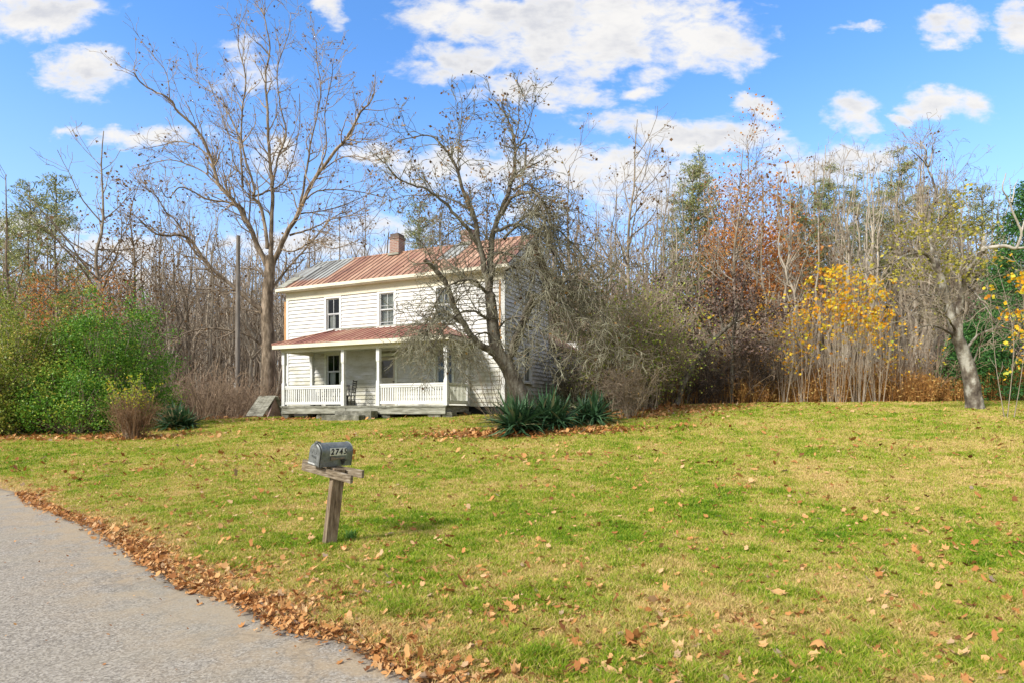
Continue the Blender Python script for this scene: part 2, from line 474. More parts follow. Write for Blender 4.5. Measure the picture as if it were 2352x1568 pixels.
def mat_roof(name, grey=True, red=(0.26, 0.125, 0.085)):
    m, N, b = new_mat(name)
    co = obj_co(N)
    sx = N.n('ShaderNodeSeparateXYZ', ins={0: co})
    x, y, z = sx.outputs
    panel = N.m('FLOOR', N.m('DIVIDE', x, 0.6))
    wn = N.n('ShaderNodeTexWhiteNoise', noise_dimensions='1D', ins={'W': panel}).outputs[0]
    n1 = N.noise(N.scale(co, (2.0, 0.6, 0.6)), 1.6, 6, 0.68)
    n2 = N.noise(N.scale(co, (5, 1, 1)), 9, 4, 0.7)
    v = N.m('ADD', N.m('MULTIPLY', n1, 0.62), N.m('MULTIPLY', n2, 0.38))
    v = N.m('ADD', v, N.m('MULTIPLY', N.m('SUBTRACT', wn, 0.5), 0.22))
    c = N.ramp(v, [(0.28, (red[0] * .5, red[1] * .55, red[2] * .6)), (0.42, red), (0.53, (red[0] * 1.25, red[1] * 1.45, red[2] * 1.4)), (0.66, (0.46, 0.28, 0.19)), (0.82, (0.46, 0.43, 0.38))])
    if grey:
        gcol = N.ramp(v, [(0.3, (0.13, 0.13, 0.125)), (0.5, (0.24, 0.25, 0.24)), (0.75, (0.40, 0.42, 0.41))])
        wob = N.m('MULTIPLY', N.m('SUBTRACT', n1, 0.5), 0.7)
        xx = N.m('ADD', x, N.m('MULTIPLY', N.m('FLOOR', N.m('MULTIPLY', wn, 2.99)), 0.0))
        edge = N.m('GREATER_THAN', 1.95, N.m('ADD', xx, N.m('MULTIPLY', wob, 0.25)))
        up = N.rng(N.m('ADD', y, wob), 0.15, 0.5)
        f1 = N.m('MULTIPLY', edge, up)
        in2 = N.m('MULTIPLY', N.m('GREATER_THAN', x, 7.5), N.m('GREATER_THAN', 8.4, x))
        f2 = N.m('MULTIPLY', in2, N.rng(N.m('ADD', y, wob), 0.7, 1.0))
        c = N.mix(N.m('MAXIMUM', f1, f2), c, gcol)
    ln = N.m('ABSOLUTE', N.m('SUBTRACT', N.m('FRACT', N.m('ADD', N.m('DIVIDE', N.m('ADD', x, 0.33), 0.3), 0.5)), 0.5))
    c = N.mix(N.m('MULTIPLY', N.rng(ln, 0.16, 0.05), 0.55), c, (0.10, 0.06, 0.045))  # seam shadows painted into the colour as dark rusty lines
    N.set(b, 'Base Color', c)
    N.set(b, 'Roughness', 0.6)
    N.set(b, 'Specular IOR Level', 0.4)
    bp = N.n('ShaderNodeBump', ins={'Strength': 0.5, 'Distance': 0.015, 'Height': n2})
    N.set(b, 'Normal', bp.outputs[0])
    return m


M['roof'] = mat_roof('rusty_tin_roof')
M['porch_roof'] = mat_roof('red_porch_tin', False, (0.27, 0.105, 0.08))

# ---------------------------------------------------------------- terrain
CP = np.array([  # x, y, height relative to the eye
    (0, 0, -1.6), (-3, 3, -1.6), (3, 3, -1.56), (0, 5, -1.57), (5, 5, -1.5), (-5, 5, -1.6), (-9, 8, -1.6), (-13, 10, -1.6), (-10.7, 12.7, -1.6),
    (-20, 14, -1.62), (-2.1, 7.1, -1.55), (2, 8, -1.48), (8, 8, -1.3), (14, 8, -1.15), (0, 11, -1.32), (-6, 12, -1.42), (6, 13, -0.98), (12, 14, -0.6),
    (0, 15, -1.0), (-8, 16, -1.08), (-14, 18, -0.98), (-20, 20, -0.85), (-1, 19, -.64), (5, 19, -.42), (10, 20, -.12), (15.2, 20, .1), (20, 20, .2),
    (-11.8, 19.5, -.84), (-13.5, 24, -.52), (-18, 24, -.8), (-24, 26, -.9), (-9.6, 25.6, -.32), (-6, 24.5, -.29), (-2.3, 22.4, -.2), (0, 21, -.3), (3.5, 22, -.12), (2, 25, -.12), (-10.5, 29, -.27),
    (-1, 30, .0), (-8, 34, -.2), (-15, 33, -.32), (-22, 33, -.9), (-15, 40, -1.1), (-25, 42, -1.6), (-5, 42, -.2), (4, 33, .15), (7.5, 28, .28), (13.4, 26, .36), (18, 26, .38), (24, 26, .5),
    (12, 34, .3), (22, 34, .4), (8, 42, .4), (20, 46, 1.0), (30, 42, 1.2), (0, 50, .5), (-20, 55, .5), (10, 58, 2.0), (30, 60, 3.0), (-40, 50, -1), (-35, 30, -1.2), (40, 30, 1.0), (40, 10, 0), (-40, 10, -1.7), (30, -5, -1), (-30, -5, -1.8), (0, -15, -1.7), (-15, 70, 4), (15, 75, 4), (45, 65, 5), (-45, 70, 4)
], float)


def _U(r2):
    return np.where(r2 > 1e-9, r2 * np.log(np.maximum(r2, 1e-9)), 0.0)


def _tps_fit():
    n = len(CP)
    x = CP[:, :2] / 20.0
    d2 = ((x[:, None] - x[None]) ** 2).sum(-1)
    K = _U(d2) + np.eye(n) * 0.004
    Pm = np.hstack([np.ones((n, 1)), x])
    A = np.zeros((n + 3, n + 3))
    A[:n, :n] = K; A[:n, n:] = Pm; A[n:, :n] = Pm.T
    return np.linalg.solve(A, np.concatenate([CP[:, 2], np.zeros(3)]))


TW = _tps_fit()


def sstep(x, a, b):
    t = np.clip((x - a) / (b - a), 0, 1)
    return t * t * (3 - 2 * t)


# road edge, from the near end to the far end
ED = [(0.9, 2.2), (0.1, 3.0)]
for (a, b_) in [(965, 1559), (890, 1524), (810, 1483), (685, 1452), (600, 1416), (545, 1376), (435, 1352), (360, 1309), (300, 1266), (210, 1216), (85, 1161), (20, 1126)]:
    d = 2240.0 / (b_ - 944)
    ED.append(((a - 1176) / F * d, d))
ED += [(-13.5, 14.6), (-19, 17.0), (-30, 20), (-60, 27)]
ED = np.array(ED)


def dense_edge(n=40):
    out = []
    for i in range(len(ED) - 1):
        p0 = ED[max(i - 1, 0)]; p1 = ED[i]; p2 = ED[i + 1]; p3 = ED[min(i + 2, len(ED) - 1)]
        for t in np.arange(n) / n:
            out.append(0.5 * ((2 * p1) + (p2 - p0) * t + (2 * p0 - 5 * p1 + 4 * p2 - p3) * t * t + (3 * p1 - p0 - 3 * p2 + p3) * t ** 3))
    return np.array(out)


EDGE = dense_edge()
_t = np.gradient(EDGE, axis=0)
_t /= np.linalg.norm(_t, axis=1)[:, None] + 1e-9
EN = np.stack([-_t[:, 1], _t[:, 0]], 1)     # to the left of travel = the road side
if EN[60] @ (np.array([-5, 2.0]) - EDGE[60]) < 0: EN = -EN


def road_dist(x, y):
    """signed distance to the road edge, positive on the road"""
    p = np.stack([np.ravel(x), np.ravel(y)], 1)
    out = np.empty(len(p))
    E = EDGE[::2]; NN = EN[::2]
    for i in range(0, len(p), 20000):
        q = p[i:i + 20000]
        d2 = ((q[:, None] - E[None]) ** 2).sum(-1)
        k = d2.argmin(1)
        s = ((q - E[k]) * NN[k]).sum(1)
        out[i:i + 20000] = np.sign(s) * np.sqrt(d2[np.arange(len(q)), k])
    return out.reshape(np.shape(x))


def height(x, y):
    """world height of the ground"""
    x = np.asarray(x, float); y = np.asarray(y, float)
    r = np.sqrt(x * x + (y - 20) ** 2)
    k = np.minimum(1, 68 / np.maximum(r, 1e-6))
    px = x * k; py = 20 + (y - 20) * k
    q = np.stack([px.ravel(), py.ravel()], 1) / 20.0
    z = np.empty(len(q))
    c = CP[:, :2] / 20.0
    for i in range(0, len(q), 20000):
        qq = q[i:i + 20000]
        z[i:i + 20000] = _U(((qq[:, None] - c[None]) ** 2).sum(-1)) @ TW[:len(CP)] + TW[len(CP)] + qq @ TW[len(CP) + 1:]
    z = z.reshape(x.shape)
    far = np.maximum(r - 68, 0)
    z = z * np.exp(-far / 60) + sstep(r, 60, 190) * 13 * (0.6 + 0.4 * np.sin(np.arctan2(y - 20, x) * 3 + 1.5)) * sstep(y, 0, 40)
    return z + EYE + 0.015 * np.sin(x * 1.9 + 1.3 * np.sin(y * 1.1)) * np.cos(y * 1.6)


def H(x, y):
    return float(height(np.array([x]), np.array([y]))[0])


def lawn_mask(x, y):
    """1 on the mown lawn, 0 on forest floor"""
    x = np.asarray(x, float); y = np.asarray(y, float)
    # far boundary as a function of x
    bx = [-60, -30, -22, -17, -13, -9, -3, 0, 2.5, 4.5, 6.5, 9, 13, 17, 22, 30, 60]
    by = [17, 20, 20.8, 22.6, 27, 33, 34, 30, 22.6, 22.4, 25.5, 28.5, 27.5, 26.5, 25, 24, 24]
    lim = np.interp(x, bx, by) + 0.35 * np.sin(x * 1.7) + 0.25 * np.sin(x * 4.1 + 1)
    return 1 - sstep(y, lim - 0.5, lim + 0.5)


def mat_ground():
    m, N, b = new_mat('lawn_and_forest_floor')
    co = obj_co(N, True)
    lawn = rnd_attr(N, 'lawn')
    big = N.noise(co, 0.42, 4, 0.6, 0.4)
    mid = N.noise(co, 2.6, 4, 0.62)
    fin = N.noise(co, 26.0, 4, 0.7)
    v = N.m('ADD', N.m('MULTIPLY', big, 0.42), N.m('ADD', N.m('MULTIPLY', mid, 0.33), N.m('MULTIPLY', fin, 0.25)))
    g = N.ramp(v, [(0.34, (0.12, 0.15, 0.014)), (0.44, (0.24, 0.26, 0.03)), (0.52, (0.33, 0.30, 0.07)), (0.62, (0.40, 0.31, 0.13)), (0.74, (0.34, 0.23, 0.11))])
    fl = N.ramp(N.m('ADD', N.m('MULTIPLY', mid, 0.5), N.m('MULTIPLY', fin, 0.5)), [(0.35, (0.07, 0.04, 0.022)), (0.5, (0.19, 0.11, 0.06)), (0.65, (0.34, 0.21, 0.12))])
    c = N.mix(lawn, fl, g)
    vg = rnd_attr(N, 'verge')
    soil = N.ramp(fin, [(0.35, (0.15, 0.095, 0.05)), (0.5, (0.33, 0.22, 0.12)), (0.65, (0.5, 0.37, 0.22))])
    c = N.mix(N.m('MULTIPLY', vg, N.rng(N.m('ADD', mid, vg), 0.6, 1.1)), c, soil)
    N.set(b, 'Base Color', c)
    N.set(b, 'Roughness', 0.95)
    N.set(b, 'Specular IOR Level', 0.1)
    bp = N.n('ShaderNodeBump', ins={'Strength': 0.9, 'Distance': 0.03, 'Height': N.noise(co, 30, 4, 0.75)})
    N.set(b, 'Normal', bp.outputs[0])
    return m


def graded(a, b, fine, coarse, lo, hi):
    """grid lines, fine between lo and hi, coarse outside"""
    out = [lo]
    while out[-1] < hi: out.append(out[-1] + fine)
    st = fine
    while out[-1] < b: st = min(st * 1.15, coarse); out.append(out[-1] + st)
    left = [lo]; st = fine
    while left[-1] > a: st = min(st * 1.15, coarse); left.append(left[-1] - st)
    return np.array(left[::-1][:-1] + out)


def build_ground():
    gx = graded(-900, 900, 0.22, 40, -16, 18)
    gy = graded(-400, 1400, 0.22, 40, 1, 30)
    XX, YY = np.meshgrid(gx, gy)
    Z = height(XX, YY)
    rd = np.full(XX.shape, -5.0)
    near = (np.abs(XX) < 70) & (YY < 40) & (YY > -20)
    rd[near] = road_dist(XX[near], YY[near])
    Z = Z - 0.035 * sstep(rd, 0.02, 0.3)
    nx, ny = len(gx), len(gy)
    idx = np.arange(nx * ny).reshape(ny, nx)
    q = np.stack([idx[:-1, :-1], idx[:-1, 1:], idx[1:, 1:], idx[1:, :-1]], -1).reshape(-1, 4)
    me = raw_mesh('ground', np.stack([XX, YY, Z], -1).reshape(-1, 3), q, attrs={'lawn': lawn_mask(XX, YY).ravel(), 'verge': sstep(rd, -.75, -.05).ravel()}, smooth=True, mats=[mat_ground()])
    o = bpy.data.objects.new('ground', me)
    link(o); tag(o, kind='structure')


def mat_road():
    m, N, b = new_mat('worn_asphalt')
    co = obj_co(N, True)
    big = N.noise(co, 0.5, 4, 0.6)
    ag = N.n('ShaderNodeTexVoronoi', ins={'Vector': co, 'Scale': 75.0})
    fin = N.noise(co, 90, 3, 0.7)
    agc = N.n('ShaderNodeSeparateXYZ', ins={0: ag.outputs['Color']}).outputs[0]
    v = N.m('ADD', N.m('MULTIPLY', agc, 0.5), N.m('MULTIPLY', fin, 0.5))
    c = N.ramp(v, [(0.2, (0.13, 0.112, 0.09)), (0.42, (0.235, 0.208, 0.172)), (0.62, (0.31, 0.278, 0.232)), (0.85, (0.44, 0.40, 0.34))])
    ed = rnd_attr(N, 'edge')
    c = N.mix(N.m('MULTIPLY', N.m('MULTIPLY', ed, N.rng(N.noise(co, 3.0, 5, 0.7), 0.38, 0.62)), 0.75), c, (0.36, 0.27, 0.165))
    crk = N.n('ShaderNodeTexVoronoi', feature='DISTANCE_TO_EDGE', ins={'Vector': N.n('ShaderNodeVectorMath', operation='ADD', ins={0: co, 1: N.n('ShaderNodeTexNoise', ins={'Vector': co, 'Scale': 2.5, 'Detail': 4.0}).outputs['Color']}).outputs[0], 'Scale': 0.28}).outputs[0]
    c = N.mix(N.m('MULTIPLY', N.rng(crk, 0.010, 0.002), 0.22), c, (0.07, 0.065, 0.055))
    c = N.mix(N.m('MULTIPLY', N.rng(big, 0.42, 0.65), 0.5), c, (0.30, 0.265, 0.20))
    N.set(b, 'Base Color', c)
    N.set(b, 'Roughness', 0.9)
    N.set(b, 'Specular IOR Level', 0.2)
    bp = N.n('ShaderNodeBump', ins={'Strength': 0.8, 'Distance': 0.006, 'Height': v})
    N.set(b, 'Normal', bp.outputs[0])
    return m


def build_road():
    E = EDGE[::4]; NN = EN[::4]
    # smooth normals so the strip does not fold
    k = np.ones(25) / 25
    NS = np.stack([np.convolve(np.pad(NN[:, i], 12, 'edge'), k, 'valid') for i in (0, 1)], 1)
    NS /= np.linalg.norm(NS, axis=1)[:, None]
    wig = 0.03 * np.sin(np.arange(len(E)) * 1.3) + rng.uniform(-.03, .03, len(E))
    off = np.array([0, .05, .15, .35, .6, .9, 1.3, 1.8, 2.4, 3.1, 3.9, 4.8, 5.6])
    pts = E[:, None] + NS[:, None] * (off[None, :, None] + (wig[:, None] * np.exp(-off[None] * 3))[..., None])
    Z = height(pts[..., 0], pts[..., 1]) + 0.006
    Z[:, 0] -= 0.05
    n, mth = pts.shape[:2]
    idx = np.arange(n * mth).reshape(n, mth)
    q = np.stack([idx[:-1, :-1], idx[1:, :-1], idx[1:, 1:], idx[:-1, 1:]], -1).reshape(-1, 4)
    V = np.concatenate([pts, Z[..., None]], -1).reshape(-1, 3)
    eg = np.repeat((1 - sstep(off, .1, 1.3))[None], n, 0).ravel()
    me = raw_mesh('road', V, q, smooth=True, mats=[mat_road()], attrs={'edge': eg})
    me.flip_normals() if me.polygons[len(me.polygons) // 2].normal.z < 0 else None
    o = bpy.data.objects.new('road', me)
    link(o); tag(o, kind='structure')


build_ground()
build_road()


# ---------------------------------------------------------------- grass
def vnoise(x, y, s, seed):
    g = np.random.default_rng(seed).random((256, 256))
    u, v = x / s, y / s
    i, j = np.floor(u).astype(int), np.floor(v).astype(int)
    a, b = u - i, v - j
    a = a * a * (3 - 2 * a); b = b * b * (3 - 2 * b)
    i0, i1, j0, j1 = i % 256, (i + 1) % 256, j % 256, (j + 1) % 256
    return (g[i0, j0] * (1 - a) + g[i1, j0] * a) * (1 - b) + (g[i0, j1] * (1 - a) + g[i1, j1] * a) * b


def build_grass():
    mats = mat_leaf('grass_blade', [(0, (0.07, 0.17, 0.006)), (0.25, (0.19, 0.33, 0.012)), (0.45, (0.36, 0.42, 0.028)), (0.62, (0.52, 0.43, 0.12)), (1, (0.72, 0.50, 0.24))], 0.35, 0.6)
    N_ = 1350000
    # density falls with distance; blades grow wider with it
    u = rng.random(N_)
    r0, r1 = 3.2, 30.0
    d = r0 * (r1 / r0) ** (u ** 0.9)
    ax = rng.uniform(-0.93, 0.93, N_)
    x = ax * d; y = d
    keep = lawn_mask(x, y) > rng.random(N_)
    x, y, d = x[keep], y[keep], d[keep]
    rd = road_dist(x, y)
    keep = rd < rng.uniform(-0.25, 0.02, len(x))
    x, y, d, rd = x[keep], y[keep], d[keep], rd[keep]
    z = height(x, y)
    n = len(x)
    clump = vnoise(x, y, .55, 1) * .55 + vnoise(x + 3, y * 1.1, .24, 2) * .45
    clump2 = vnoise(x, y, .13, 3) * .6 + vnoise(x, y, .3, 6) * .4
    slow = vnoise(x, y, 2.6, 4) * .6 + vnoise(x, y, 1.2, 5) * .4
    h = rng.uniform(0.016, 0.045, n) * (0.35 + 1.5 * clump2 ** 1.5) * (1 + .45 * sstep(d, 7, 4)) * (1 + 0.015 * d)
    w = (0.0013 + 0.00034 * d) * rng.uniform(0.7, 1.5, n)
    a = rng.uniform(0, 2 * math.pi, n)
    lean = rng.uniform(0.2, 1.5, n) * h
    la = rng.uniform(0, 2 * math.pi, n)
    cx, cy = np.cos(a) * w, np.sin(a) * w
    lx, ly = np.cos(la) * lean, np.sin(la) * lean
    V = np.empty((n, 5, 3), np.float32)
    V[:, 0] = np.stack([x - cx, y - cy, z - 0.004], 1)
    V[:, 1] = np.stack([x + cx, y + cy, z - 0.004], 1)
    V[:, 2] = np.stack([x + cx * .8 + lx * .4, y + cy * .8 + ly * .4, z + h * .65], 1)
    V[:, 3] = np.stack([x - cx * .8 + lx * .4, y - cy * .8 + ly * .4, z + h * .65], 1)
    V[:, 4] = np.stack([x + lx, y + ly, z + h], 1)
    base = np.arange(n)[:, None] * 5
    q = base + np.array([[0, 1, 2, 3]])
    t = base + np.array([[3, 2, 4]])
    dry = 0.10 + 0.62 * clump + 0.42 * slow - 0.34 * (clump2 - .3) + 0.10 * sstep(x, 2, 9) + rng.normal(0, 0.19, n) + 0.3 * sstep(rd, -.8, 0) + 0.05 * np.sin(4.6 * (x - .22 * y)) * sstep(x, 0, 3) - .04
    col = np.clip(dry, 0, 0.999)
    me = raw_mesh('lawn_grass', V.reshape(-1, 3), q, t, attrs={'rnd': np.repeat(col, 5)}, mats=[mats])
    o = bpy.data.objects.new('lawn_grass', me)
    link(o); tag(o, 'short green and straw coloured grass of the mown lawn', 'grass', kind='stuff')


build_grass()


# ---------------------------------------------------------------- fallen leaves
LOBE = []
for i, (a, r) in enumerate([(-90, .3), (-62, .72), (-38, .68), (-8, .98), (16, .74), (40, .92), (58, .78), (90, 1.08), (122, .78), (140, .92), (164, .74), (188, .98), (218, .68), (242, .72)]):
    LOBE.append((math.cos(rad(a)) * r, math.sin(rad(a)) * r))
LOBE = np.array(LOBE)


def leaf_mesh(seed, size, mat, curl):
    r = np.random.default_rng(seed)
    out = LOBE * size * r.uniform(.85, 1.15, (len(LOBE), 1))
    inn = out * 0.5
    def zf(p):
        rr = (p ** 2).sum(1) / size ** 2
        k = r.uniform(-1, 1)
        return size * (curl * rr + 0.35 * k * p[:, 0] * p[:, 1] / size ** 2 + 0.4 * curl * np.abs(p[:, 0]) / size) + r.uniform(-.07, .07, len(p)) * size
    V = np.vstack([[[0, 0, size * 0.05]], np.c_[inn, zf(inn)], np.c_[out, zf(out)]])
    n = len(LOBE)
    t = [(0, 1 + i, 1 + (i + 1) % n) for i in range(n)]
    q = [(1 + i, 1 + n + i, 1 + n + (i + 1) % n, 1 + (i + 1) % n) for i in range(n)]
    st = np.array([[0, -.2 * size, .01], [-.02 * size, -.2 * size, .01], [.25 * size, -.85 * size, .25 * size]])
    V = np.vstack([V, st]); t.append((2 * n + 1, 2 * n + 2, 2 * n + 3))
    V[:, 2] -= V[:, 2].min() - 0.004
    return raw_mesh('leaf_shape', V, q, t, attrs={'rnd': np.full(len(V), r.random())}, mats=[mat], smooth=False)


def litter_cloud(x, y, size, name, label, lift=0.006, rnd=None):
    """one object of many small crumpled leaves"""
    n = len(x)
    z = height(x, y) + lift + rng.uniform(0, .015, n)
    T = np.array([(0, -1), (.75, -.55), (.55, .1), (.95, .5), (.25, .5), (0, 1.05), (-.3, .55), (-.9, .4), (-.6, 0), (-.7, -.6)])
    k = len(T)
    a = rng.uniform(0, 2 * math.pi, n); ca, sa = np.cos(a), np.sin(a)
    sq = rng.uniform(.45, 1.0, n)
    px = T[None, :, 0] * sq[:, None]; py = np.repeat(T[None, :, 1], n, 0)
    px = px * rng.uniform(.8, 1.2, (n, k)); py = py * rng.uniform(.8, 1.2, (n, k))
    curl = rng.uniform(-.1, 1.25, n)[:, None]
    zz = curl * (px ** 2 * .8 + py ** 2 * .45) + rng.uniform(-.1, .1, (n, k))
    zz -= zz.min(1, keepdims=True)
    tx = rng.normal(0, .42, n)[:, None]; ty = rng.normal(0, .42, n)[:, None]
    zz = zz + tx * px + ty * py
    zz -= zz.min(1, keepdims=True)
    s = size[:, None]
    V = np.empty((n, k + 1, 3), np.float32)
    V[:, :k, 0] = x[:, None] + (px * ca[:, None] - py * sa[:, None]) * s
    V[:, :k, 1] = y[:, None] + (px * sa[:, None] + py * ca[:, None]) * s
    V[:, :k, 2] = z[:, None] + zz * s
    V[:, k] = V[:, :k].mean(1); V[:, k, 2] -= 0.12 * size * np.sign(curl[:, 0])
    base = np.arange(n)[:, None, None] * (k + 1)
    t = (base + np.array([[i, (i + 1) % k, k] for i in range(k)])[None]).reshape(-1, 3)
    rn = rng.random(n) if rnd is None else rnd
    me = raw_mesh(name, V.reshape(-1, 3), None, t, attrs={'rnd': np.repeat(rn, k + 1)}, mats=[M['litter']])
    o = bpy.data.objects.new(name, me)
    link(o); tag(o, label, 'leaves', kind='stuff')


def build_litter():
    # along the road edge
    n = 11500
    k = (rng.random(n) ** 0.8 * 470).astype(int)
    seg = EDGE[40 + k]; nn = EN[40 + k]
    dd = np.hypot(seg[:, 0], seg[:, 1])
    wid = (0.10 + 0.22 * sstep(dd, 9, 3.6)) * (1 + 0.6 * np.sin(k * .07) + .35 * np.sin(k * .023))
    off = -np.abs(rng.normal(0, 1, n)) * wid * np.where(rng.random(n) < .2, 2.6, 1) + rng.exponential(.04, n) * 0.9
    p = seg + nn * off[:, None] + rng.normal(0, .04, (n, 2))
    litter_cloud(p[:, 0], p[:, 1], rng.uniform(.009, .021, n) * (1 + .6 * (rng.random(n) < .25)) * (1 + .035 * dd), 'leaf_litter', 'thick band of fallen brown leaves along the road edge')
    # scattered on the lawn
    n = 8500
    u = rng.random(n)
    d = 3.3 * (27 / 3.3) ** u
    x = rng.uniform(-.9, .9, n) * d; y = d
    dens = 0.35 + 0.3 * (np.sin(x * .9 + y * .5) > .2) + 0.5 * sstep(d, 6.5, 4) + 0.25 * sstep(x, -2, -8)
    kp = (rng.random(n) < dens) & (road_dist(x, y) < 0.0) & (lawn_mask(x, y) > .5)
    x, y, d = x[kp], y[kp], d[kp]
    litter_cloud(x, y, rng.uniform(.012, .03, len(x)) * (1 + .07 * d), 'scattered_leaves', 'small brown leaves scattered over the lawn', .02)
    # beds round the yuccas, on the forest floor, before the left bushes
    beds = [(1230, 1003, 18.3, 2.0, .45, 1500), (1500, 945, 24.5, 1.9, 1.6, 1800), (1420, 960, 21.5, 1.3, .6, 450), (1100, 998, 18.6, 1.1, .5, 350), (60, 996, 19.6, 3.2, .5, 900), (300, 1000, 19.3, 1.1, .35, 250), (660, 968, 25.0, 1.2, .4, 250),
            (1270, 1045, 14.0, 1.0, .4, 70), (530, 1060, 14.5, 3.2, .8, 170), (1880, 1075, 13, 5, 1.5, 120)]
    xs, ys = [], []
    for (xv, yv, dd, sx, sy, n) in beds:
        c = P(xv, yv, dd)
        xs.append(rng.normal(c[0], sx, n)); ys.append(rng.normal(c[1], sy, n))
    x = np.concatenate(xs); y = np.concatenate(ys)
    kp = road_dist(x, y) < -.3
    x, y = x[kp], y[kp]
    litter_cloud(x, y, rng.uniform(.04, .085, len(x)), 'leaf_bed', 'beds of fallen leaves round the yuccas and under the shrubs', .01)
    n = 9000
    x = rng.uniform(-30, 34, n); y = rng.uniform(19, 46, n)
    kp = lawn_mask(x, y) < .5
    litter_cloud(x[kp], y[kp], rng.uniform(.05, .12, kp.sum()), 'forest_floor_leaves', 'brown leaves covering the forest floor beyond the lawn', .01)
    # chips on the asphalt
    n = 260
    x = rng.uniform(-7, 0, n); y = rng.uniform(3.2, 9, n)
    kp = road_dist(x, y) > .1
    x, y = x[kp], y[kp]
    litter_cloud(x, y, rng.uniform(.006, .016, len(x)), 'road_debris', 'tiny bits of straw and leaf on the asphalt', .008)
    # big single leaves near the camera
    shapes = [leaf_mesh(s, 0.05, M['litter'], c) for s, c in zip(range(12), [.8, .5, 1.0, -.6, .35, .9, 1.2, -.9, .6, 1.1, -.45, .75])]
    spots = []
    for (xv, yv, s) in [(1035, 1365, 1.5), (1785, 1370, 1.5), (1592, 1267, 1.2), (995, 1437, 1.0), (960, 1497, 1.1), (1270, 1297, .9), (1125, 1425, 1.0), (1880, 1497, 1.4), (1815, 1520, 1.5),
                        (1560, 1500, 1.0), (1255, 1530, 1.1), (1405, 1555, 1.3), (1585, 1425, 1.0), (1700, 1392, 1.0), (1825, 1545, 1.4), (1450, 1490, 1.0), (860, 1152, 1.0), (430, 1210, 1.1), (1180, 1555, 1.3), (1340, 1530, 1.0),
                        (1120, 1455, .8), (2205, 1515, 1.3), (2290, 1355, 1.0), (2150, 1375, .9), (1290, 1180, .7), (2100, 1060, .9), (1930, 1520, 1.0), (1480, 1185, .6), (1780, 1280, .9), (1845, 1310, .8)]:
        d = 1.0
        for _ in range(8):
            X = (xv - 1176) / F * 5
            z = -1.5
            d = z * -F / (yv - 944)
            for _ in range(4):
                X = (xv - 1176) / F * d
                d = (EYE - H(X, d)) * F / (yv - 944)
            break
        spots.append(((xv - 1176) / F * d, d, s))
    r = np.random.default_rng(3)
    while len(spots) < 240:
        d = 3.4 * (11 / 3.4) ** (r.random() ** 1.15)
        x = r.uniform(-.9, .88) * d
        if r.random() < .4:
            k = int(r.integers(70, 330)); q = EDGE[k] - EN[k] * r.uniform(0, .8); x, d = q
        if road_dist(np.array([x]), np.array([d]))[0] > -.02 or d < 3.2: continue
        if abs(x + 2.13) < .15 and abs(d - 7.1) < .2: continue
        spots.append((x, d, r.uniform(.55, 1.05)))
    rc = road_dist(np.array([s[0] for s in spots]), np.array([s[1] for s in spots]))
    for i, (x, y, s) in enumerate(spots):
        o = bpy.data.objects.new('fallen_leaf', shapes[i % 12])
        o.location = (x, y, H(x, y) + 0.022)
        o.rotation_euler = (r.normal(0, .22), r.normal(0, .22), r.uniform(0, 6.28))
        s = s * (1 + .035 * y) * (.72 if i >= 30 else .9)
        o.scale = (s, s * r.uniform(.6, 1), s * r.uniform(.4, .8))
        link(o)
        tone = o.data.attributes['rnd'].data[0].value
        tw = 'dark brown' if tone < .25 else 'orange brown' if tone < .6 else 'pale tan'
        if rc[i] > -1.0:
            pl = 'at the far left end of the road edge' if x < -6.5 else 'on the road edge well left of the mailbox' if x < -4.2 else 'on the road edge left of the mailbox' if x < -2.9 else 'on the road edge just left of the mailbox' if x < -2.2 else 'on the road edge below the mailbox' if x < -1.5 else 'on the road edge right below the mailbox' if x < -.9 else 'where the road edge meets the bottom edge'
            tag(o, f'{tw} fallen leaf {pl}', 'leaf', 'fallen leaves along the road edge')
        elif x < -1.0:
            tag(o, f'{tw} curled fallen leaf on the grass ' + ('beyond the mailbox' if y > 7.2 else 'before the mailbox'), 'leaf', 'fallen leaves near the mailbox')
        elif y < 5.5:
            tag(o, f'{"large " if s > 1.1 else "small "}{tw} curled leaf on the nearest grass ' + ('below the house' if x < .5 else 'below the stick shrub' if x < 1.9 else 'toward the right corner'), 'leaf', 'large fallen leaves on the near lawn')
        else:
            tag(o, f'{tw} dry leaf lying on the open lawn ' + ('below the apple tree' if x < 1 else 'below the dark crowned tree' if x < 3 else 'below the yellow saplings'), 'leaf', 'fallen leaves on the open lawn')


build_litter()

# ---------------------------------------------------------------- house
HZ = 1.3                                   # ground level at the house
house = empty('farmhouse', (-10.32, 28.0, HZ), math.atan2(-.42, .9075))
tag(house, 'two storey white clapboard farmhouse with rusty tin roof and front porch', 'house')


def z_(v): return v + .3                    # height above the eye -> height in the house


def cut(x0, x1, holes):
    segs = [(x0, x1)]
    for (a, b) in holes:
        n = []
        for (p, q) in segs:
            if b <= p or a >= q: n.append((p, q)); continue
            if a > p: n.append((p, a))
            if b < q: n.append((b, q))
        segs = n
    return segs


def boards(mb, x0, x1, z0, z1, openings, exp=.168, top=None):
    """lap siding in the plane y=0 facing -y. top(x-range at height z) may narrow a row (gables)"""
    z = z0; k = 0
    while z < z1 - .02:
        zt = min(z + exp + .02, z1)
        a, b = (x0, x1) if top is None else top((z + zt) / 2)
        if b - a > .1:
            holes = [(o[0], o[1]) for o in openings if o[2] < z + exp - .02 and o[3] > z + .02]
            for (p, q) in cut(a, b, holes):
                j = random.uniform(-.003, .003)
                t0 = .045 + random.uniform(-.003, .003)
                mb.hexa([(p, 0, z + j), (q, 0, z - j), (p, -t0, z + j), (q, -t0, z - j), (p, 0, zt), (q, 0, zt), (p, -.004, zt), (q, -.004, zt)][0:8])
        z += exp; k += 1


WINP = [0]


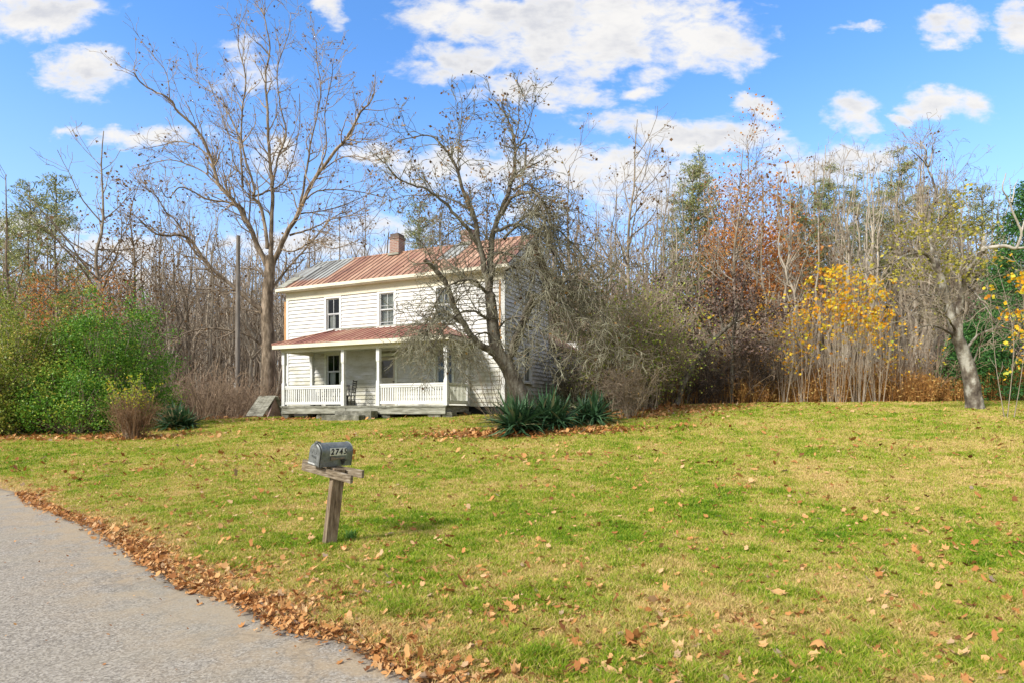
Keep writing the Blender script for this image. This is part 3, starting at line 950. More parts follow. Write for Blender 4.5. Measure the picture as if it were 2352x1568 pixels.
def window(parent, x0, x1, z0, z1, rot=0.0, off=(0, 0, 0), storm=False, curtain=1, trim_top=.12, mat_trim='trim'):
    """x along the wall, -y outward; the object sits at off and turns by rot"""
    e = bpy.data.objects.new('window', None); e.location = off; e.rotation_euler = (0, 0, rot); link(e, parent)
    f = MB()
    t = .11
    f.box(x0 - t, x0, -.048, -.002, z0 - .02, z1 + trim_top)
    f.box(x1, x1 + t, -.046, -.002, z0 - .02, z1 + trim_top)
    f.box(x0, x1, -.044, -.002, z1, z1 + trim_top)
    f.box(x0 - t - .03, x1 + t + .03, -.09, -.002, z0 - .07, z0 - .02)
    # reveal
    f.box(x0, x0 + .02, -.002, .12, z0, z1); f.box(x1 - .02, x1, -.002, .12, z0, z1)
    f.box(x0 + .02, x1 - .02, -.002, .12, z1 - .02, z1); f.box(x0 + .02, x1 - .02, -.002, .12, z0, z0 + .02)
    f.build('frame', M[mat_trim], e)
    s = MB()
    a0, a1, b0, b1 = x0 + .02, x1 - .02, z0 + .02, z1 - .02
    zm = (b0 + b1) / 2
    for (p, q, yy) in ((b0, zm, .04), (zm, b1, .02)):
        s.box(a0, a0 + .04, yy, yy + .025, p, q); s.box(a1 - .04, a1, yy + .001, yy + .026, p, q)
        s.box(a0 + .04, a1 - .04, yy, yy + .024, p, p + .04); s.box(a0 + .04, a1 - .04, yy, yy + .024, q - .03, q)
        s.box((a0 + a1) / 2 - .01, (a0 + a1) / 2 + .01, yy + .004, yy + .02, p + .04, q - .03)
    if storm:
        s.box(a0, a1, -.012, .008, zm - .015, zm + .02); s.box(a0, a1, -.012, .008, b0 + .13, b0 + .15); s.box(a0, a1, -.012, .008, zm + .16, zm + .175)
        s.box(a0, a0 + .025, -.014, .006, b0, b1); s.box(a1 - .025, a1, -.014, .006, b0, b1)
    s.build('sash', M['sash'], e)
    g = MB()
    g.add([(a0 + .03, .034, zm), (a1 - .03, .034, zm), (a1 - .03, .034, b1), (a0 + .03, .034, b1)], [(0, 1, 2, 3)])
    g.add([(a0 + .03, .054, b0), (a1 - .03, .054, b0), (a1 - .03, .054, zm), (a0 + .03, .054, zm)], [(0, 1, 2, 3)])
    g.build('pane', M['glass'], e)
    r = MB()
    X0, X1, Z0, Z1, D = x0 - .25, x1 + .25, z0 - .2, z1 + .1, .9
    r.add([(X0, D, Z0), (X1, D, Z0), (X1, D, Z1), (X0, D, Z1), (X0, .125, Z0), (X1, .125, Z0), (X1, .125, Z1), (X0, .125, Z1)],
          [(0, 1, 2, 3), (0, 4, 5, 1), (3, 2, 6, 7), (0, 3, 7, 4), (1, 5, 6, 2)])
    r.add([(x0, .124, Z0), (X0, .124, Z0), (X0, .124, Z1), (x0, .124, Z1)], [(0, 1, 2, 3)])
    r.build('room', M['dark'], e)
    if curtain:
        c = MB()
        parts = {1: [(0, .36), (.6, 1)], 2: [(0, .5), (.5, 1)], 3: [(.1, .55)]}[curtain]
        for (p, q) in parts:
            n = 22; xs = [a0 + (a1 - a0) * (p + (q - p) * i / n) for i in range(n + 1)]
            zt, zb = (b1 - .02, b0 + .03) if curtain != 3 else (zm, b0 + .05)
            vs_ = []
            for i, x in enumerate(xs):
                yy = .13 + .02 * math.sin(i * 1.9 + p * 7)
                pinch = (x - (a0 + a1) / 2) * (.12 if curtain == 1 else .3)
                vs_ += [(x, yy, zb), (x + pinch * .4, yy, (zb + zt) / 2), (x, yy, zt)]
            c.add(vs_, [(3 * i + j, 3 * i + 3 + j, 3 * i + 4 + j, 3 * i + 1 + j) for i in range(n) for j in (0, 1)], True)
        c.build('curtain', M['curtain'], e)
    return e


LW = 11.04
WX = [(2.32, 3.06), (5.21, 5.95), (8.01, 8.75)]
op_front = [(a, b, z_(3.57), z_(4.97)) for a, b in WX] + [(2.32, 3.06, z_(1.0), z_(2.51)), (8.01, 8.75, z_(1.0), z_(2.51)), (5.12, 6.0, z_(.22), z_(2.32))]

w = MB()
boards(w, .12, LW - .12, z_(.2), z_(5.05), [(a - .1, b + .1, c - .06, d + .1) for a, b, c, d in op_front])
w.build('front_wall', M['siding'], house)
bk = MB()      # sheathing behind the boards, with the same openings
xs = sorted({0.0, LW, *[o[0] for o in op_front], *[o[1] for o in op_front]})
for i in range(len(xs) - 1):
    a, b = xs[i], xs[i + 1]
    for (p, q) in cut(z_(.2), z_(5.35), [(o[2], o[3]) for o in op_front if o[0] < (a + b) / 2 < o[1]]):
        bk.box(a, b, .004, .12, p, q)
bk.build('sheathing', M['old_board'], house)
for i, (a, b) in enumerate(WX):
    window(house, a, b, z_(3.57), z_(4.95), storm=(i == 1), curtain=[3, 2, 1][i], trim_top=.1)
window(house, 2.32, 3.06, z_(1.0), z_(2.51), curtain=3, mat_trim='trim_green')
window(house, 8.01, 8.75, z_(1.0), z_(2.51), curtain=0, mat_trim='trim_green')

# corner boards
cb = MB()
cb.box(-.02, .118, -.05, .0, z_(.2), z_(5.04)); cb.build('corner_board', M['trim'], house)
cb = MB(); cb.box(LW - .118, LW + .05, -.05, .0, z_(.2), z_(5.04))
cb.build('corner_board', M['trim'], house)
cb = MB()
cb.box(-.16, -.022, -.035, .02, z_(2.95), z_(5.0)); cb.build('corner_board', M['bare_wood'], house)['label'] = 'bare orange wood corner board without paint'
cb = MB()
cb.box(LW - .2, LW - .12, -.056, -.03, z_(2.6), z_(5.0)); cb.build('corner_board', M['bare_wood'], house)
# frieze and eave box
fr = MB()
fr.box(-.02, LW + .02, -.06, -.0, z_(5.04), z_(5.38))
fr.box(-.3, LW + .3, -.36, -.062, z_(5.38), z_(5.41))
fr.build('frieze', M['trim_cream'], house)
fa = MB()
for a, b in ((-.33, 3.2), (3.205, 7.4), (7.405, LW + .33)):
    fa.box(a, b, -.40, -.362, z_(5.41), z_(5.54), .004)
fa.build('fascia', M['trim_cream'], house)
# gable wall (right) and left gable: boards narrowing to the ridge
DEP, RZ, EZ = 4.64, z_(7.2), z_(5.42)


def gtop(z):
    if z < EZ: return (0.08, DEP - .08)
    k = (z - EZ) / (RZ - EZ) * DEP / 2
    return (k + .02, DEP - k - .02)


g = MB()
opg = [(1.88, 2.58, z_(1.22), z_(2.63)), (1.88, 2.58, z_(3.6), z_(4.95))]
boards(g, .08, DEP - .08, z_(.2), RZ, [(a - .1, b + .1, c - .06, d + .1) for a, b, c, d in opg], top=gtop)
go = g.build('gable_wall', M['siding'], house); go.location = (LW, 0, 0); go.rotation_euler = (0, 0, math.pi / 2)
for a, b, c, d in opg:
    window(house, a, b, c, d, rot=math.pi / 2, off=(LW, 0, 0), curtain=2)
g = MB()
boards(g, .08, DEP - .08, z_(.2), RZ, [], top=gtop)
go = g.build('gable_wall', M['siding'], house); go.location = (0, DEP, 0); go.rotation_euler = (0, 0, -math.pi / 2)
bk = MB()
bk.prism([(.121, z_(.2)), (1.88, z_(.2)), (1.88, z_(5.0)), (1.88, EZ + 1.3), (.121, EZ)], 0, LW - .12, LW - .004)
bk.prism([(2.58, z_(.2)), (DEP, z_(.2)), (DEP, EZ), (DEP / 2, RZ), (2.58, RZ - .12)], 0, LW - .12, LW - .004)
bk.box(LW - .12, LW - .004, 1.88, 2.58, z_(.2), z_(1.22)); bk.box(LW - .12, LW - .004, 1.88, 2.58, z_(2.63), z_(3.6)); bk.box(LW - .12, LW - .004, 1.88, 2.58, z_(4.95), RZ - .2)
bk.prism([(.121, z_(.2)), (DEP, z_(.2)), (DEP, EZ), (DEP / 2, RZ), (.121, EZ)], 0, .004, .12)
bk.box(.12, LW - .12, DEP - .1, DEP, z_(.2), EZ)
bk.build('sheathing', M['old_board'], house)
w = MB(); boards(w, .0, LW, z_(.2), z_(5.3), [])
wo = w.build('rear_wall', M['siding'], house); wo.location = (LW, DEP, 0); wo.rotation_euler = (0, 0, math.pi)

# roof: two slopes of tin sheets with standing seams
OV, SO = .38, .33
ridge = z_(7.28)
ez = z_(5.50)
slope = (ridge - ez) / (DEP / 2 + OV)


def rz(y): return ridge - abs(y - DEP / 2) * slope


rf = MB()
x = -SO
while x < LW + SO - .01:
    x1 = min(x + .6, LW + SO)
    for sgn in (0, 1):
        y0, y1 = (-OV, DEP / 2) if sgn == 0 else (DEP + OV, DEP / 2)
        j = random.uniform(0, .008)
        ys = y0 + (random.uniform(0, .05) if sgn == 0 else 0)
        hole = (sgn == 0 and x < .2)
        rf.hexa([(x + .002, ys, rz(ys) + j), (x1 - .002, ys, rz(ys) + j), (x + .002, y1, rz(y1) + j), (x1 - .002, y1, rz(y1) + j),
                 (x + .002, ys, rz(ys) + .022 + j), (x1 - .002, ys, rz(ys) + .022 + j), (x + .002, y1, rz(y1) + .022 + j), (x1 - .002, y1, rz(y1) + .022 + j)])
        for sx in (x, x + .3):
            rf.hexa([(sx - .016, ys, rz(ys) + .02 + j), (sx + .016, ys, rz(ys) + .02 + j), (sx - .016, y1, rz(y1) + .02), (sx + .016, y1, rz(y1) + .02),
                     (sx - .008, ys, rz(ys) + .055 + j), (sx + .008, ys, rz(ys) + .055 + j), (sx - .008, y1, rz(y1) + .055), (sx + .008, y1, rz(y1) + .055)])
    x = x1
rf.tube([(-SO - .01, DEP / 2, ridge + .03), (LW + SO + .01, DEP / 2, ridge + .03)], .045, 8)
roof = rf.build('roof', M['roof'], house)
# loose sheet and bare patch at the left end
lm = MB()
lm.m = 0
lm.hexa([(-.38, -.3, rz(-.3) + .03), (.12, -.32, rz(-.32) + .03), (-.40, .75, rz(.75) + .03), (.2, .7, rz(.7) + .03), (-.38, -.3, rz(-.3) + .06), (.12, -.32, rz(-.32) + .06), (-.40, .75, rz(.75) + .065), (.2, .7, rz(.7) + .06)])
lm.m = 1
lm.hexa([(-.36, .8, rz(.8) + .04), (.55, .62, rz(.62) + .05), (-.36, 1.6, rz(1.6) + .05), (.5, 1.7, rz(1.7) + .05), (-.4, .8, rz(.8) + .2), (.55, .62, rz(.62) + .08), (-.36, 1.6, rz(1.6) + .10), (.5, 1.7, rz(1.7) + .08)])
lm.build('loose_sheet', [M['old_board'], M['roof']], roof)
# rake boards
for X in (-SO - .03, LW + SO + .005):
    for (ya, yb) in ((-OV, DEP / 2), (DEP + OV, DEP / 2)):
        rk = MB(); rk.hexa([(X, ya, rz(ya) - .17), (X + .025, ya, rz(ya) - .17), (X, yb, rz(yb) - .17), (X + .025, yb, rz(yb) - .17), (X, ya, rz(ya) - .004), (X + .025, ya, rz(ya) - .004), (X, yb, rz(yb) - .004), (X + .025, yb, rz(yb) - .004)])
        rk.build('rake_board', M['trim'], house)


def chimney(x, y, top, w=.5, base=6.6):
    c = MB()
    c.box(x - w / 2, x + w / 2, y - w / 2, y + w / 2, z_(base), top - .22)
    c.box(x - w / 2 - .03, x + w / 2 + .03, y - w / 2 - .03, y + w / 2 + .03, top - .22, top - .12)
    c.box(x - w / 2 + .01, x + w / 2 - .01, y - w / 2 + .01, y + w / 2 - .01, top - .12, top, .012)
    o = c.build('chimney', M['brick'], roof)
    f = MB(); f.box(x - w / 2 - .05, x + w / 2 + .05, y - w / 2 - .09, y - w / 2, rz(y - w / 2) + .02, rz(y - w / 2) + .13); f.build('flashing', M['old_board'], o)


chimney(4.42, 2.35, z_(8.15))
chimney(8.1, 2.5, z_(7.95), .5)

# rear ell
E0, E1, EX0 = DEP, DEP + 4.6, LW - 4.2
el = MB()
ope = [(5.58, 6.2, z_(1.25), z_(2.65))]
boards(el, E0, E1, z_(.2), z_(3.05), [(a - .1, b + .1, c - .06, d + .1) for a, b, c, d in ope])
eo = el.build('ell_wall', M['siding'], house); eo.location = (LW - .002, 0, 0); eo.rotation_euler = (0, 0, math.pi / 2)
window(house, *ope[0], rot=math.pi / 2, off=(LW - .002, 0, 0), curtain=0)
bk = MB()
bk.box(LW - .1, LW - .005, E0, 5.58, z_(.2), z_(3.05)); bk.box(LW - .1, LW - .005, 6.2, E1, z_(.2), z_(3.05)); bk.box(LW - .1, LW - .005, 5.58, 6.2, z_(.2), z_(1.25)); bk.box(LW - .1, LW - .005, 5.58, 6.2, z_(2.65), z_(3.05))
bk.box(EX0, LW - .1, E1 - .1, E1, z_(.2), z_(3.6)); bk.box(EX0, EX0 + .1, E0, E1 - .1, z_(.2), z_(3.05))
bk.build('ell_shell', M['trim'], house)
er = MB()
xm = (EX0 + LW) / 2
for (xa, xb) in ((EX0 - .3, xm), (LW + .3, xm)):
    er.hexa([(xa, E0 + .01, z_(2.95)), (xb, E0 + .01, z_(4.25)), (xa, E1 + .3, z_(2.95)), (xb, E1 + .3, z_(4.25)), (xa, E0 + .01, z_(3.0)), (xb, E0 + .01, z_(4.3)), (xa, E1 + .3, z_(3.0)), (xb, E1 + .3, z_(4.3))])
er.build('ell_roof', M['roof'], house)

# front door
dr = MB()
dr.box(5.14, 5.98, .03, .07, z_(.23), z_(1.42)); dr.box(5.14, 5.98, .03, .07, z_(2.16), z_(2.3)); dr.box(5.14, 5.28, .03, .07, z_(1.42), z_(2.16)); dr.box(5.86, 5.98, .03, .07, z_(1.42), z_(2.16))
for a, b in ((5.22, 5.52), (5.6, 5.9)):
    dr.box(a, b, .02, .03, z_(.4), z_(1.3))
do = dr.build('door', M['door'], house)
g = MB(); g.add([(5.28, .05, z_(1.42)), (5.86, .05, z_(1.42)), (5.86, .05, z_(2.16)), (5.28, .05, z_(2.16))], [(0, 1, 2, 3)]); g.build('pane', M['glass'], do)
g = MB(); g.box(5.27, 5.87, .075, .08, z_(1.41), z_(2.17)); g.build('blind', M['blind'], do)
g = MB(); g.tube([(5.9, .03, z_(1.25)), (5.9, -.03, z_(1.25))], .025, 8); g.build('handle', M['black_metal'], do)
df = MB()
df.box(5.0, 5.12, -.046, 0, z_(.22), z_(2.44)); df.box(6.0, 6.12, -.046, 0, z_(.22), z_(2.44)); df.box(5.12, 6.0, -.044, 0, z_(2.32), z_(2.44))
df.build('door_frame', M['trim_green'], house)

# porch
PX0, PX1, PD = 1.55, 9.5, 1.72
po = MB()
for i in range(48):
    xa = PX0 - .1 + i * (PX1 - PX0 + .2) / 48
    po.box(xa, xa + (PX1 - PX0 + .2) / 48 - .006, -PD - .14 + random.uniform(-.012, .012), -.05, z_(.2) + random.uniform(-.003, .003), z_(.235))
po.build('porch_floor', M['old_board'], house)
sk = MB()
for a, b in ((PX0 - .06, 4.9), (4.91, 6.5), (6.51, PX1 + .02)):
    sk.box(a, b, -PD - .1, -PD - .055, z_(-.09), z_(.155), .008)
sk.box(PX0 - .08, PX1 + .05, -PD - .13, -PD - .04, z_(.16), z_(.197), .004)
sk.box(PX1 - .02, PX1 + .03, -PD - .05, -.06, z_(-.02), z_(.19), .006)
sk.box(PX0 - .05, PX0, -PD - .05, -.06, z_(-.05), z_(.19), .006)
sk.build('porch_skirt', M['old_board'], house)
ft = MB()
for (a, b, yy) in ((PX0 - .12, PX0 + .28, -PD - .06), (3.35, 3.8, -PD - .02), (6.6, 7.0, -PD - .02), (8.75, 9.3, -PD - .04), (9.36, 9.75, -PD - .03), (9.3, 9.6, -.4), (PX0, PX0 + .4, -.4)):
    zz = -.62
    while zz < -.1:
        ft.box(a + random.uniform(-.03, .03), b + random.uniform(-.03, .03), yy + random.uniform(-.02, .02), yy + .35, z_(zz), z_(zz + .15), .02)
        zz += .155
ft.build('foundation_pier', M['stone'], house)
fd = MB()
fd.box(.05, LW - .05, .03, .3, z_(-.8), z_(.19)); fd.box(LW - .35, LW - .06, .3, E1 - .2, z_(-.8), z_(.19)); fd.box(.05, .3, .3, DEP - .1, z_(-.8), z_(.19))
fd.build('foundation', M['dark'], house)
st_ = MB()
st_.box(4.75, 6.52, -PD - .56, -PD - .14, z_(-.6), z_(.02), .012)
st_.box(4.45, 6.25, -PD - .95, -PD - .57, z_(-.7), z_(-.13), .012)
st_.build('porch_steps', M['stone'], house, bevel=.015)


def post(x, y, ztop=2.47):
    p = MB()
    a = .075
    p.box(x - a, x + a, y - a, y + a, z_(.236), z_(1.15)); p.box(x - a, x + a, y - a, y + a, z_(1.98), z_(ztop))
    b = .055
    p.hexa([(x - a, y - a, z_(1.15)), (x + a, y - a, z_(1.15)), (x - a, y + a, z_(1.15)), (x + a, y + a, z_(1.15)), (x - b, y - b, z_(1.22)), (x + b, y - b, z_(1.22)), (x - b, y + b, z_(1.22)), (x + b, y + b, z_(1.22))])
    p.box(x - b, x + b, y - b, y + b, z_(1.22), z_(1.91))
    p.hexa([(x - b, y - b, z_(1.91)), (x + b, y - b, z_(1.91)), (x - b, y + b, z_(1.91)), (x + b, y + b, z_(1.91)), (x - a, y - a, z_(1.98)), (x + a, y - a, z_(1.98)), (x - a, y + a, z_(1.98)), (x + a, y + a, z_(1.98))])
    return p.build('porch_post', M['trim'], house)


for x in (PX0, 4.72, 6.45, PX1): post(x, -PD)
for x in (PX0, PX1): post(x, -.085)


def railing(a, b, n, side=False, mat='trim', closed=()):
    r = MB()
    if not side:
        r.box(a, b, -PD - .045, -PD + .045, z_(1.0), z_(1.075), .004); r.box(a, b, -PD - .03, -PD + .03, z_(.93), z_(1.0))
        r.box(a, b, -PD - .04, -PD + .04, z_(.29), z_(.40), .004)
        for i in range(n):
            x = a + (b - a) * (i + .5) / n + random.uniform(-.005, .005)
            r.box(x - .028, x + .028, -PD - .012, -PD + .012, z_(.40), z_(.93), .003)
    else:
        r.box(a - .045, a + .045, -PD + .075, -.16, z_(1.0), z_(1.075)); r.box(a - .04, a + .04, -PD + .075, -.16, z_(.28), z_(.42))
        for i in range(n):
            y = -PD + .1 + (PD - .3) * (i + .5) / n
            r.box(a - .012, a + .012, y - .028, y + .028, z_(.42), z_(1.0), .003)
    return r.build('railing', M[mat], house)


railing(PX0 + .075, 4.645, 27)
railing(6.525, PX1 - .075, 27)
railing(PX1, PX1, 14, True, 'trim_green')
railing(PX0, PX0, 14, True, 'trim_green')
# porch beam, ceiling, roof
bm = MB()
bm.box(PX0 - .1, PX1 + .1, -PD - .09, -PD + .09, z_(2.47), z_(2.66))
bm.box(PX0 - .09, PX0 + .08, -PD + .09, -.06, z_(2.47), z_(2.655)); bm.box(PX1 - .08, PX1 + .09, -PD + .09, -.06, z_(2.47), z_(2.655))
bm.build('porch_beam', M['trim_cream'], house)
ce = MB(); ce.box(PX0 + .08, PX1 - .08, -PD + .09, -.052, z_(2.62), z_(2.64)); ce.build('porch_ceiling', M['trim_green'], house)
RX0, RX1, RY, RZ0, RZ1, RI = 1.22, 9.85, -2.1, z_(2.76), z_(3.5), 1.65
pr = MB()
T = .03
A = (RX0, RY, RZ0); B = (RX1, RY, RZ0); C_ = (RX1 - RI, -.035, RZ1); D_ = (RX0 + RI, -.035, RZ1); E_ = (RX0, -.035, RZ0); G_ = (RX1, -.035, RZ0)
def up(p, t=T): return (p[0], p[1], p[2] + t)
pr.add([A, B, C_, D_, E_, G_, up(A), up(B), up(C_), up(D_), up(E_), up(G_)],
       [(0, 3, 2, 1), (0, 4, 3), (1, 2, 5), (6, 7, 8, 9), (6, 9, 10), (7, 11, 8), (0, 1, 7, 6), (0, 6, 10, 4), (1, 5, 11, 7)])
n = 28
for i in range(n + 1):
    x = RX0 + .05 + (RX1 - RX0 - .1) * i / n
    k = min(1, (x - RX0) / RI, (RX1 - x) / RI)
    yt = RY + (-.035 - RY) * k; zt = RZ0 + (RZ1 - RZ0) * k
    pr.hexa([(x - .012, RY, RZ0 + T), (x + .012, RY, RZ0 + T), (x - .012, yt, zt + T), (x + .012, yt, zt + T), (x - .006, RY, RZ0 + T + .03), (x + .006, RY, RZ0 + T + .03), (x - .006, yt, zt + T + .03), (x + .006, yt, zt + T + .03)])
pr.tube([up(A, .05), up(D_, .05)], .03, 6); pr.tube([up(B, .05), up(C_, .05)], .03, 6)
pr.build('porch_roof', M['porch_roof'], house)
fl = MB()
fl.hexa([(RX0 + RI - .3, -.052, RZ1 + .0), (RX1 - RI + .3, -.052, RZ1), (RX0 + RI - .3, -.034, RZ1), (RX1 - RI + .3, -.034, RZ1), (RX0 + RI - .1, -.056, RZ1 + .1), (RX1 - RI + .1, -.056, RZ1 + .1), (RX0 + RI - .1, -.05, RZ1 + .1), (RX1 - RI + .1, -.05, RZ1 + .1)])
fl.build('flashing', M['old_board'], house)
pf = MB()
pf.box(RX0 + .02, RX1 - .02, RY + .01, RY + .05, z_(2.6), z_(2.75)); pf.box(RX0 + .02, RX0 + .06, RY + .05, -.06, z_(2.6), z_(2.75)); pf.box(RX1 - .06, RX1 - .02, RY + .05, -.06, z_(2.6), z_(2.75))
pf.box(RX0 + .06, RX1 - .06, RY + .05, -PD - .09, z_(2.662), z_(2.68))
pf.build('porch_fascia', M['trim_cream'], house)

# porch furniture: top-level things
ang = math.atan2(-.42, .9075)


def hp(x, y, z):
    return (-10.32 + .9075 * x + .42 * y, 28 - .42 * x + .9075 * y, HZ + z)


fz = z_(.237)
ch = empty('porch_chair', hp(4.12, -.72, fz), ang + rad(-70))
tag(ch, 'dark slatted chair standing beside the second porch post', 'chair')
b = MB()
for sx in (-.22, .22):
    b.tube([(sx, .2, 0), (sx, .22, .45), (sx, .30, 1.08)], .02, 6)
b.build('back_leg', M['black_metal'], ch)
b = MB()
for sx in (-.22, .22): b.tube([(sx, -.22, 0), (sx, -.22, .45), (sx, -.22, .64)], .018, 6)
b.build('front_leg', M['black_metal'], ch)
b = MB(); b.box(-.24, .24, -.25, .22, .42, .45); b.build('seat', M['black_metal'], ch)
b = MB()
for i in range(6): b.box(-.22, .22, .235 + i * .012, .25 + i * .012, .55 + i * .09, .60 + i * .09)
b.build('backrest', M['black_metal'], ch)
be = empty('porch_bench', hp(2.95, -.45, fz), ang)
tag(be, 'low dark bench against the porch wall behind the left railing', 'bench')
b = MB(); b.box(-.85, .85, -.25, .2, .40, .44); b.build('seat', M['black_metal'], be)
b = MB(); b.box(-.85, .85, .2, .24, .84, .90)
for i in range(9): b.box(-.8 + i * .2 - .02, -.8 + i * .2 + .02, .205, .235, .44, .84)
b.build('backrest', M['black_metal'], be)
for sx in (-.75, .75):
    for sy in (-.2, .18):
        b = MB(); b.box(sx - .03, sx + .03, sy - .03, sy + .03, 0, .399); b.build('leg', M['black_metal'], be)

# ---------------------------------------------------------------- mailbox
def mat_galv():
    m, N, b = new_mat('weathered_galvanised')
    co = obj_co(N, True)
    n1 = N.noise(co, 9, 5, 0.65); n2 = N.noise(co, 45, 4, .7)
    c = N.ramp(N.m('ADD', N.m('MULTIPLY', n1, .6), N.m('MULTIPLY', n2, .4)), [(0.3, (0.08, 0.09, 0.08)), (0.5, (0.17, 0.18, 0.17)), (0.7, (0.30, 0.31, 0.30))])
    N.set(b, 'Base Color', c); N.set(b, 'Metallic', 0.55)
    N.set(b, 'Roughness', N.rng(n1, .3, .7, .38, .62))
    N.set(b, 'Normal', N.n('ShaderNodeBump', ins={'Strength': .15, 'Distance': .003, 'Height': n1}).outputs[0])
    return m


M['galv'] = mat_galv()
M['post_wood'] = mat_noise('weathered_post', [(0.28, (0.05, 0.035, 0.02)), (0.45, (0.15, 0.105, 0.065)), (0.6, (0.25, 0.19, 0.125)), (0.8, (0.37, 0.31, 0.23))], 9, (4, 4, 0.35), bump=0.8, bdist=.006, nrough=.65)
M['board_wood'] = mat_noise('weathered_board', [(0.28, (0.055, 0.04, 0.025)), (0.5, (0.18, 0.14, 0.09)), (0.75, (0.38, 0.33, 0.26))], 7, (1.0, 1.0, 9), bump=0.8, bdist=.005, geo=True, nrough=.65)
M['sticker'] = mat_noise('worn_sticker', [(0.3, (0.50, 0.50, 0.40)), (0.7, (0.74, 0.74, 0.62))], 20, bump=0)
M['ink'] = mat_noise('black_ink', [(0.3, (0.012, 0.012, 0.012)), (0.7, (0.03, 0.03, 0.03))], 20, bump=0)
M['white_mark'] = mat_noise('white_lettering', [(0.3, (0.45, 0.46, 0.44)), (0.7, (0.75, 0.76, 0.73))], 40, bump=0)

mbase = P(753, 1250, 7.15)
mb_o = empty('mailbox', (mbase[0], mbase[1], H(mbase[0], mbase[1])))
tag(mb_o, 'grey rounded metal mailbox numbered 2745 on a leaning wooden post', 'mailbox')
inv = Matrix.Translation(-mb_o.location)


def L(p): return Vector(p) - mb_o.location


b0 = L(P(753, 1256, 7.15)); b0.z = -.15
t0 = L(P(777, 1074, 7.12))
pm = MB(); pm.bar(b0, t0, .135, .135, up=(.52, -.85, 0)); pm.build('post', M['post_wood'], mb_o, bevel=.006)
fb0, fb1 = L(P(696, 1070, 7.36)), L(P(808, 1100, 6.78))
pm = MB(); pm.bar(fb0, fb1, .038, .09); pm.build('support_board', M['board_wood'], mb_o, bevel=.003)
fb0, fb1 = L(P(697, 1062, 7.52)), L(P(834, 1088, 7.02))
pm = MB(); pm.bar(fb0, fb1, .038, .09); pm.build('support_board', M['board_wood'], mb_o, bevel=.003)
# the box has its own frame: x along its length from the door back, y across, z up
near = L(P(734, 1072.5, 7.0)); far = L(P(803, 1069, 7.36)); left = L(P(709, 1060, 7.17))
ax = Vector((.55, .83, -.01)).normalized()
upv = Vector((.07, -.03, 1)).normalized()
ay = (left - near); ay = (ay - ax * ay.dot(ax)); ay.normalize()
az = ax.cross(ay).normalized()
if az.z < 0: az = -az
az = Vector((.14, -.12, 1)).normalized()
ay = az.cross(ax).normalized(); az = ax.cross(ay).normalized()
BX = bpy.data.objects.new('box', None)
BW, BH, BL = .20, .265, .47


def arch(k=14, w=BW, h=BH, y0=0.0):
    r = w / 2
    pts = [(y0, 0)] + [(y0 + r - r * math.cos(math.pi * i / k), h - r + r * math.sin(math.pi * i / k)) for i in range(k + 1)] + [(y0 + w, 0)]
    return pts


b = MB()
pts = arch()
n = len(pts)
v = [(0.0, p[0], p[1]) for p in pts] + [(BL, p[0], p[1]) for p in pts]
b.add(v, [(i, i + 1, n + i + 1, n + i) for i in range(n - 1)], True)
b.add(v, [(n - 1, 0, n, 2 * n - 1)])
b.add(v[n:], [tuple(range(n))[::-1]])
for xx in (0.012, BL - .006):         # rolled rims
    b.tube([(xx, p[0], p[1]) for p in pts], .006, 6)
box = b.build('box', M['galv'], mb_o)
mw = Matrix((ax, ay, az)).transposed().to_4x4()
mw.translation = near
box.matrix_local = mw
b = MB()
pd = arch(14, BW - .012, BH - .008, .006)
nn_ = len(pd)
ctr = (0.0, BW / 2, BH * .5)
for xx, sc in ((-.012, 1.0),):
    v = [(xx, p[0], p[1] + .002) for p in pd]
    v2 = [(xx - .006, BW / 2 + (p[0] - BW / 2) * .86, BH / 2 + (p[1] - BH / 2) * .88) for p in pd]
    v3 = [(.002, p[0], p[1] + .002) for p in pd]
    b.add(v + v2 + v3, [(i, (i + 1) % nn_, nn_ + (i + 1) % nn_, nn_ + i) for i in range(nn_)] + [tuple(range(nn_, 2 * nn_))] +
          [(2 * nn_ + i, 2 * nn_ + (i + 1) % nn_, (i + 1) % nn_, i) for i in range(nn_)], False)
bd = b.build('door', M['galv'], mb_o); bd.matrix_local = mw
b = MB()
b.tube([(-.02, BW / 2, BH - .03), (-.03, BW / 2, BH + .006), (-.01, BW / 2, BH + .018), (.05, BW / 2, BH + .006)], .008, 6)
b.box(-.022, -.016, BW / 2 - .02, BW / 2 + .02, BH - .05, BH - .02)
o = b.build('latch', M['galv'], bd)
# raised emblem of the door: a plain round boss with bars
b = MB()
for k in range(6):
    b.box(-.0225, -.0185, BW / 2 - .04 + k * .014, BW / 2 - .035 + k * .014, .085 + .004 * k % 3, .12)
b.tube([(-.02, BW / 2 + .035 * math.cos(a_), .155 + .02 * math.sin(a_)) for a_ in np.linspace(0, 6.283, 14)], .002, 5)
b.build('emblem', M['galv'], bd)
# flag (lowered) with its dark pivot on the near side: the near side is y = 0 plane facing -y
b = MB(); b.box(.19, .34, -.012, -.006, .085, .108); b.box(.14, .20, -.013, -.005, .078, .118); b.build('flag', M['board_wood'], mb_o).matrix_local = mw
b = MB(); b.tube([(.33, 0, .06), (.33, -.02, .06)], .02, 10); b.box(.315, .345, -.02, -.002, .02, .09); b.box(.30, .37, -.018, -.004, .062, .078); b.build('flag_bracket', M['black_metal'], mb_o).matrix_local = mw


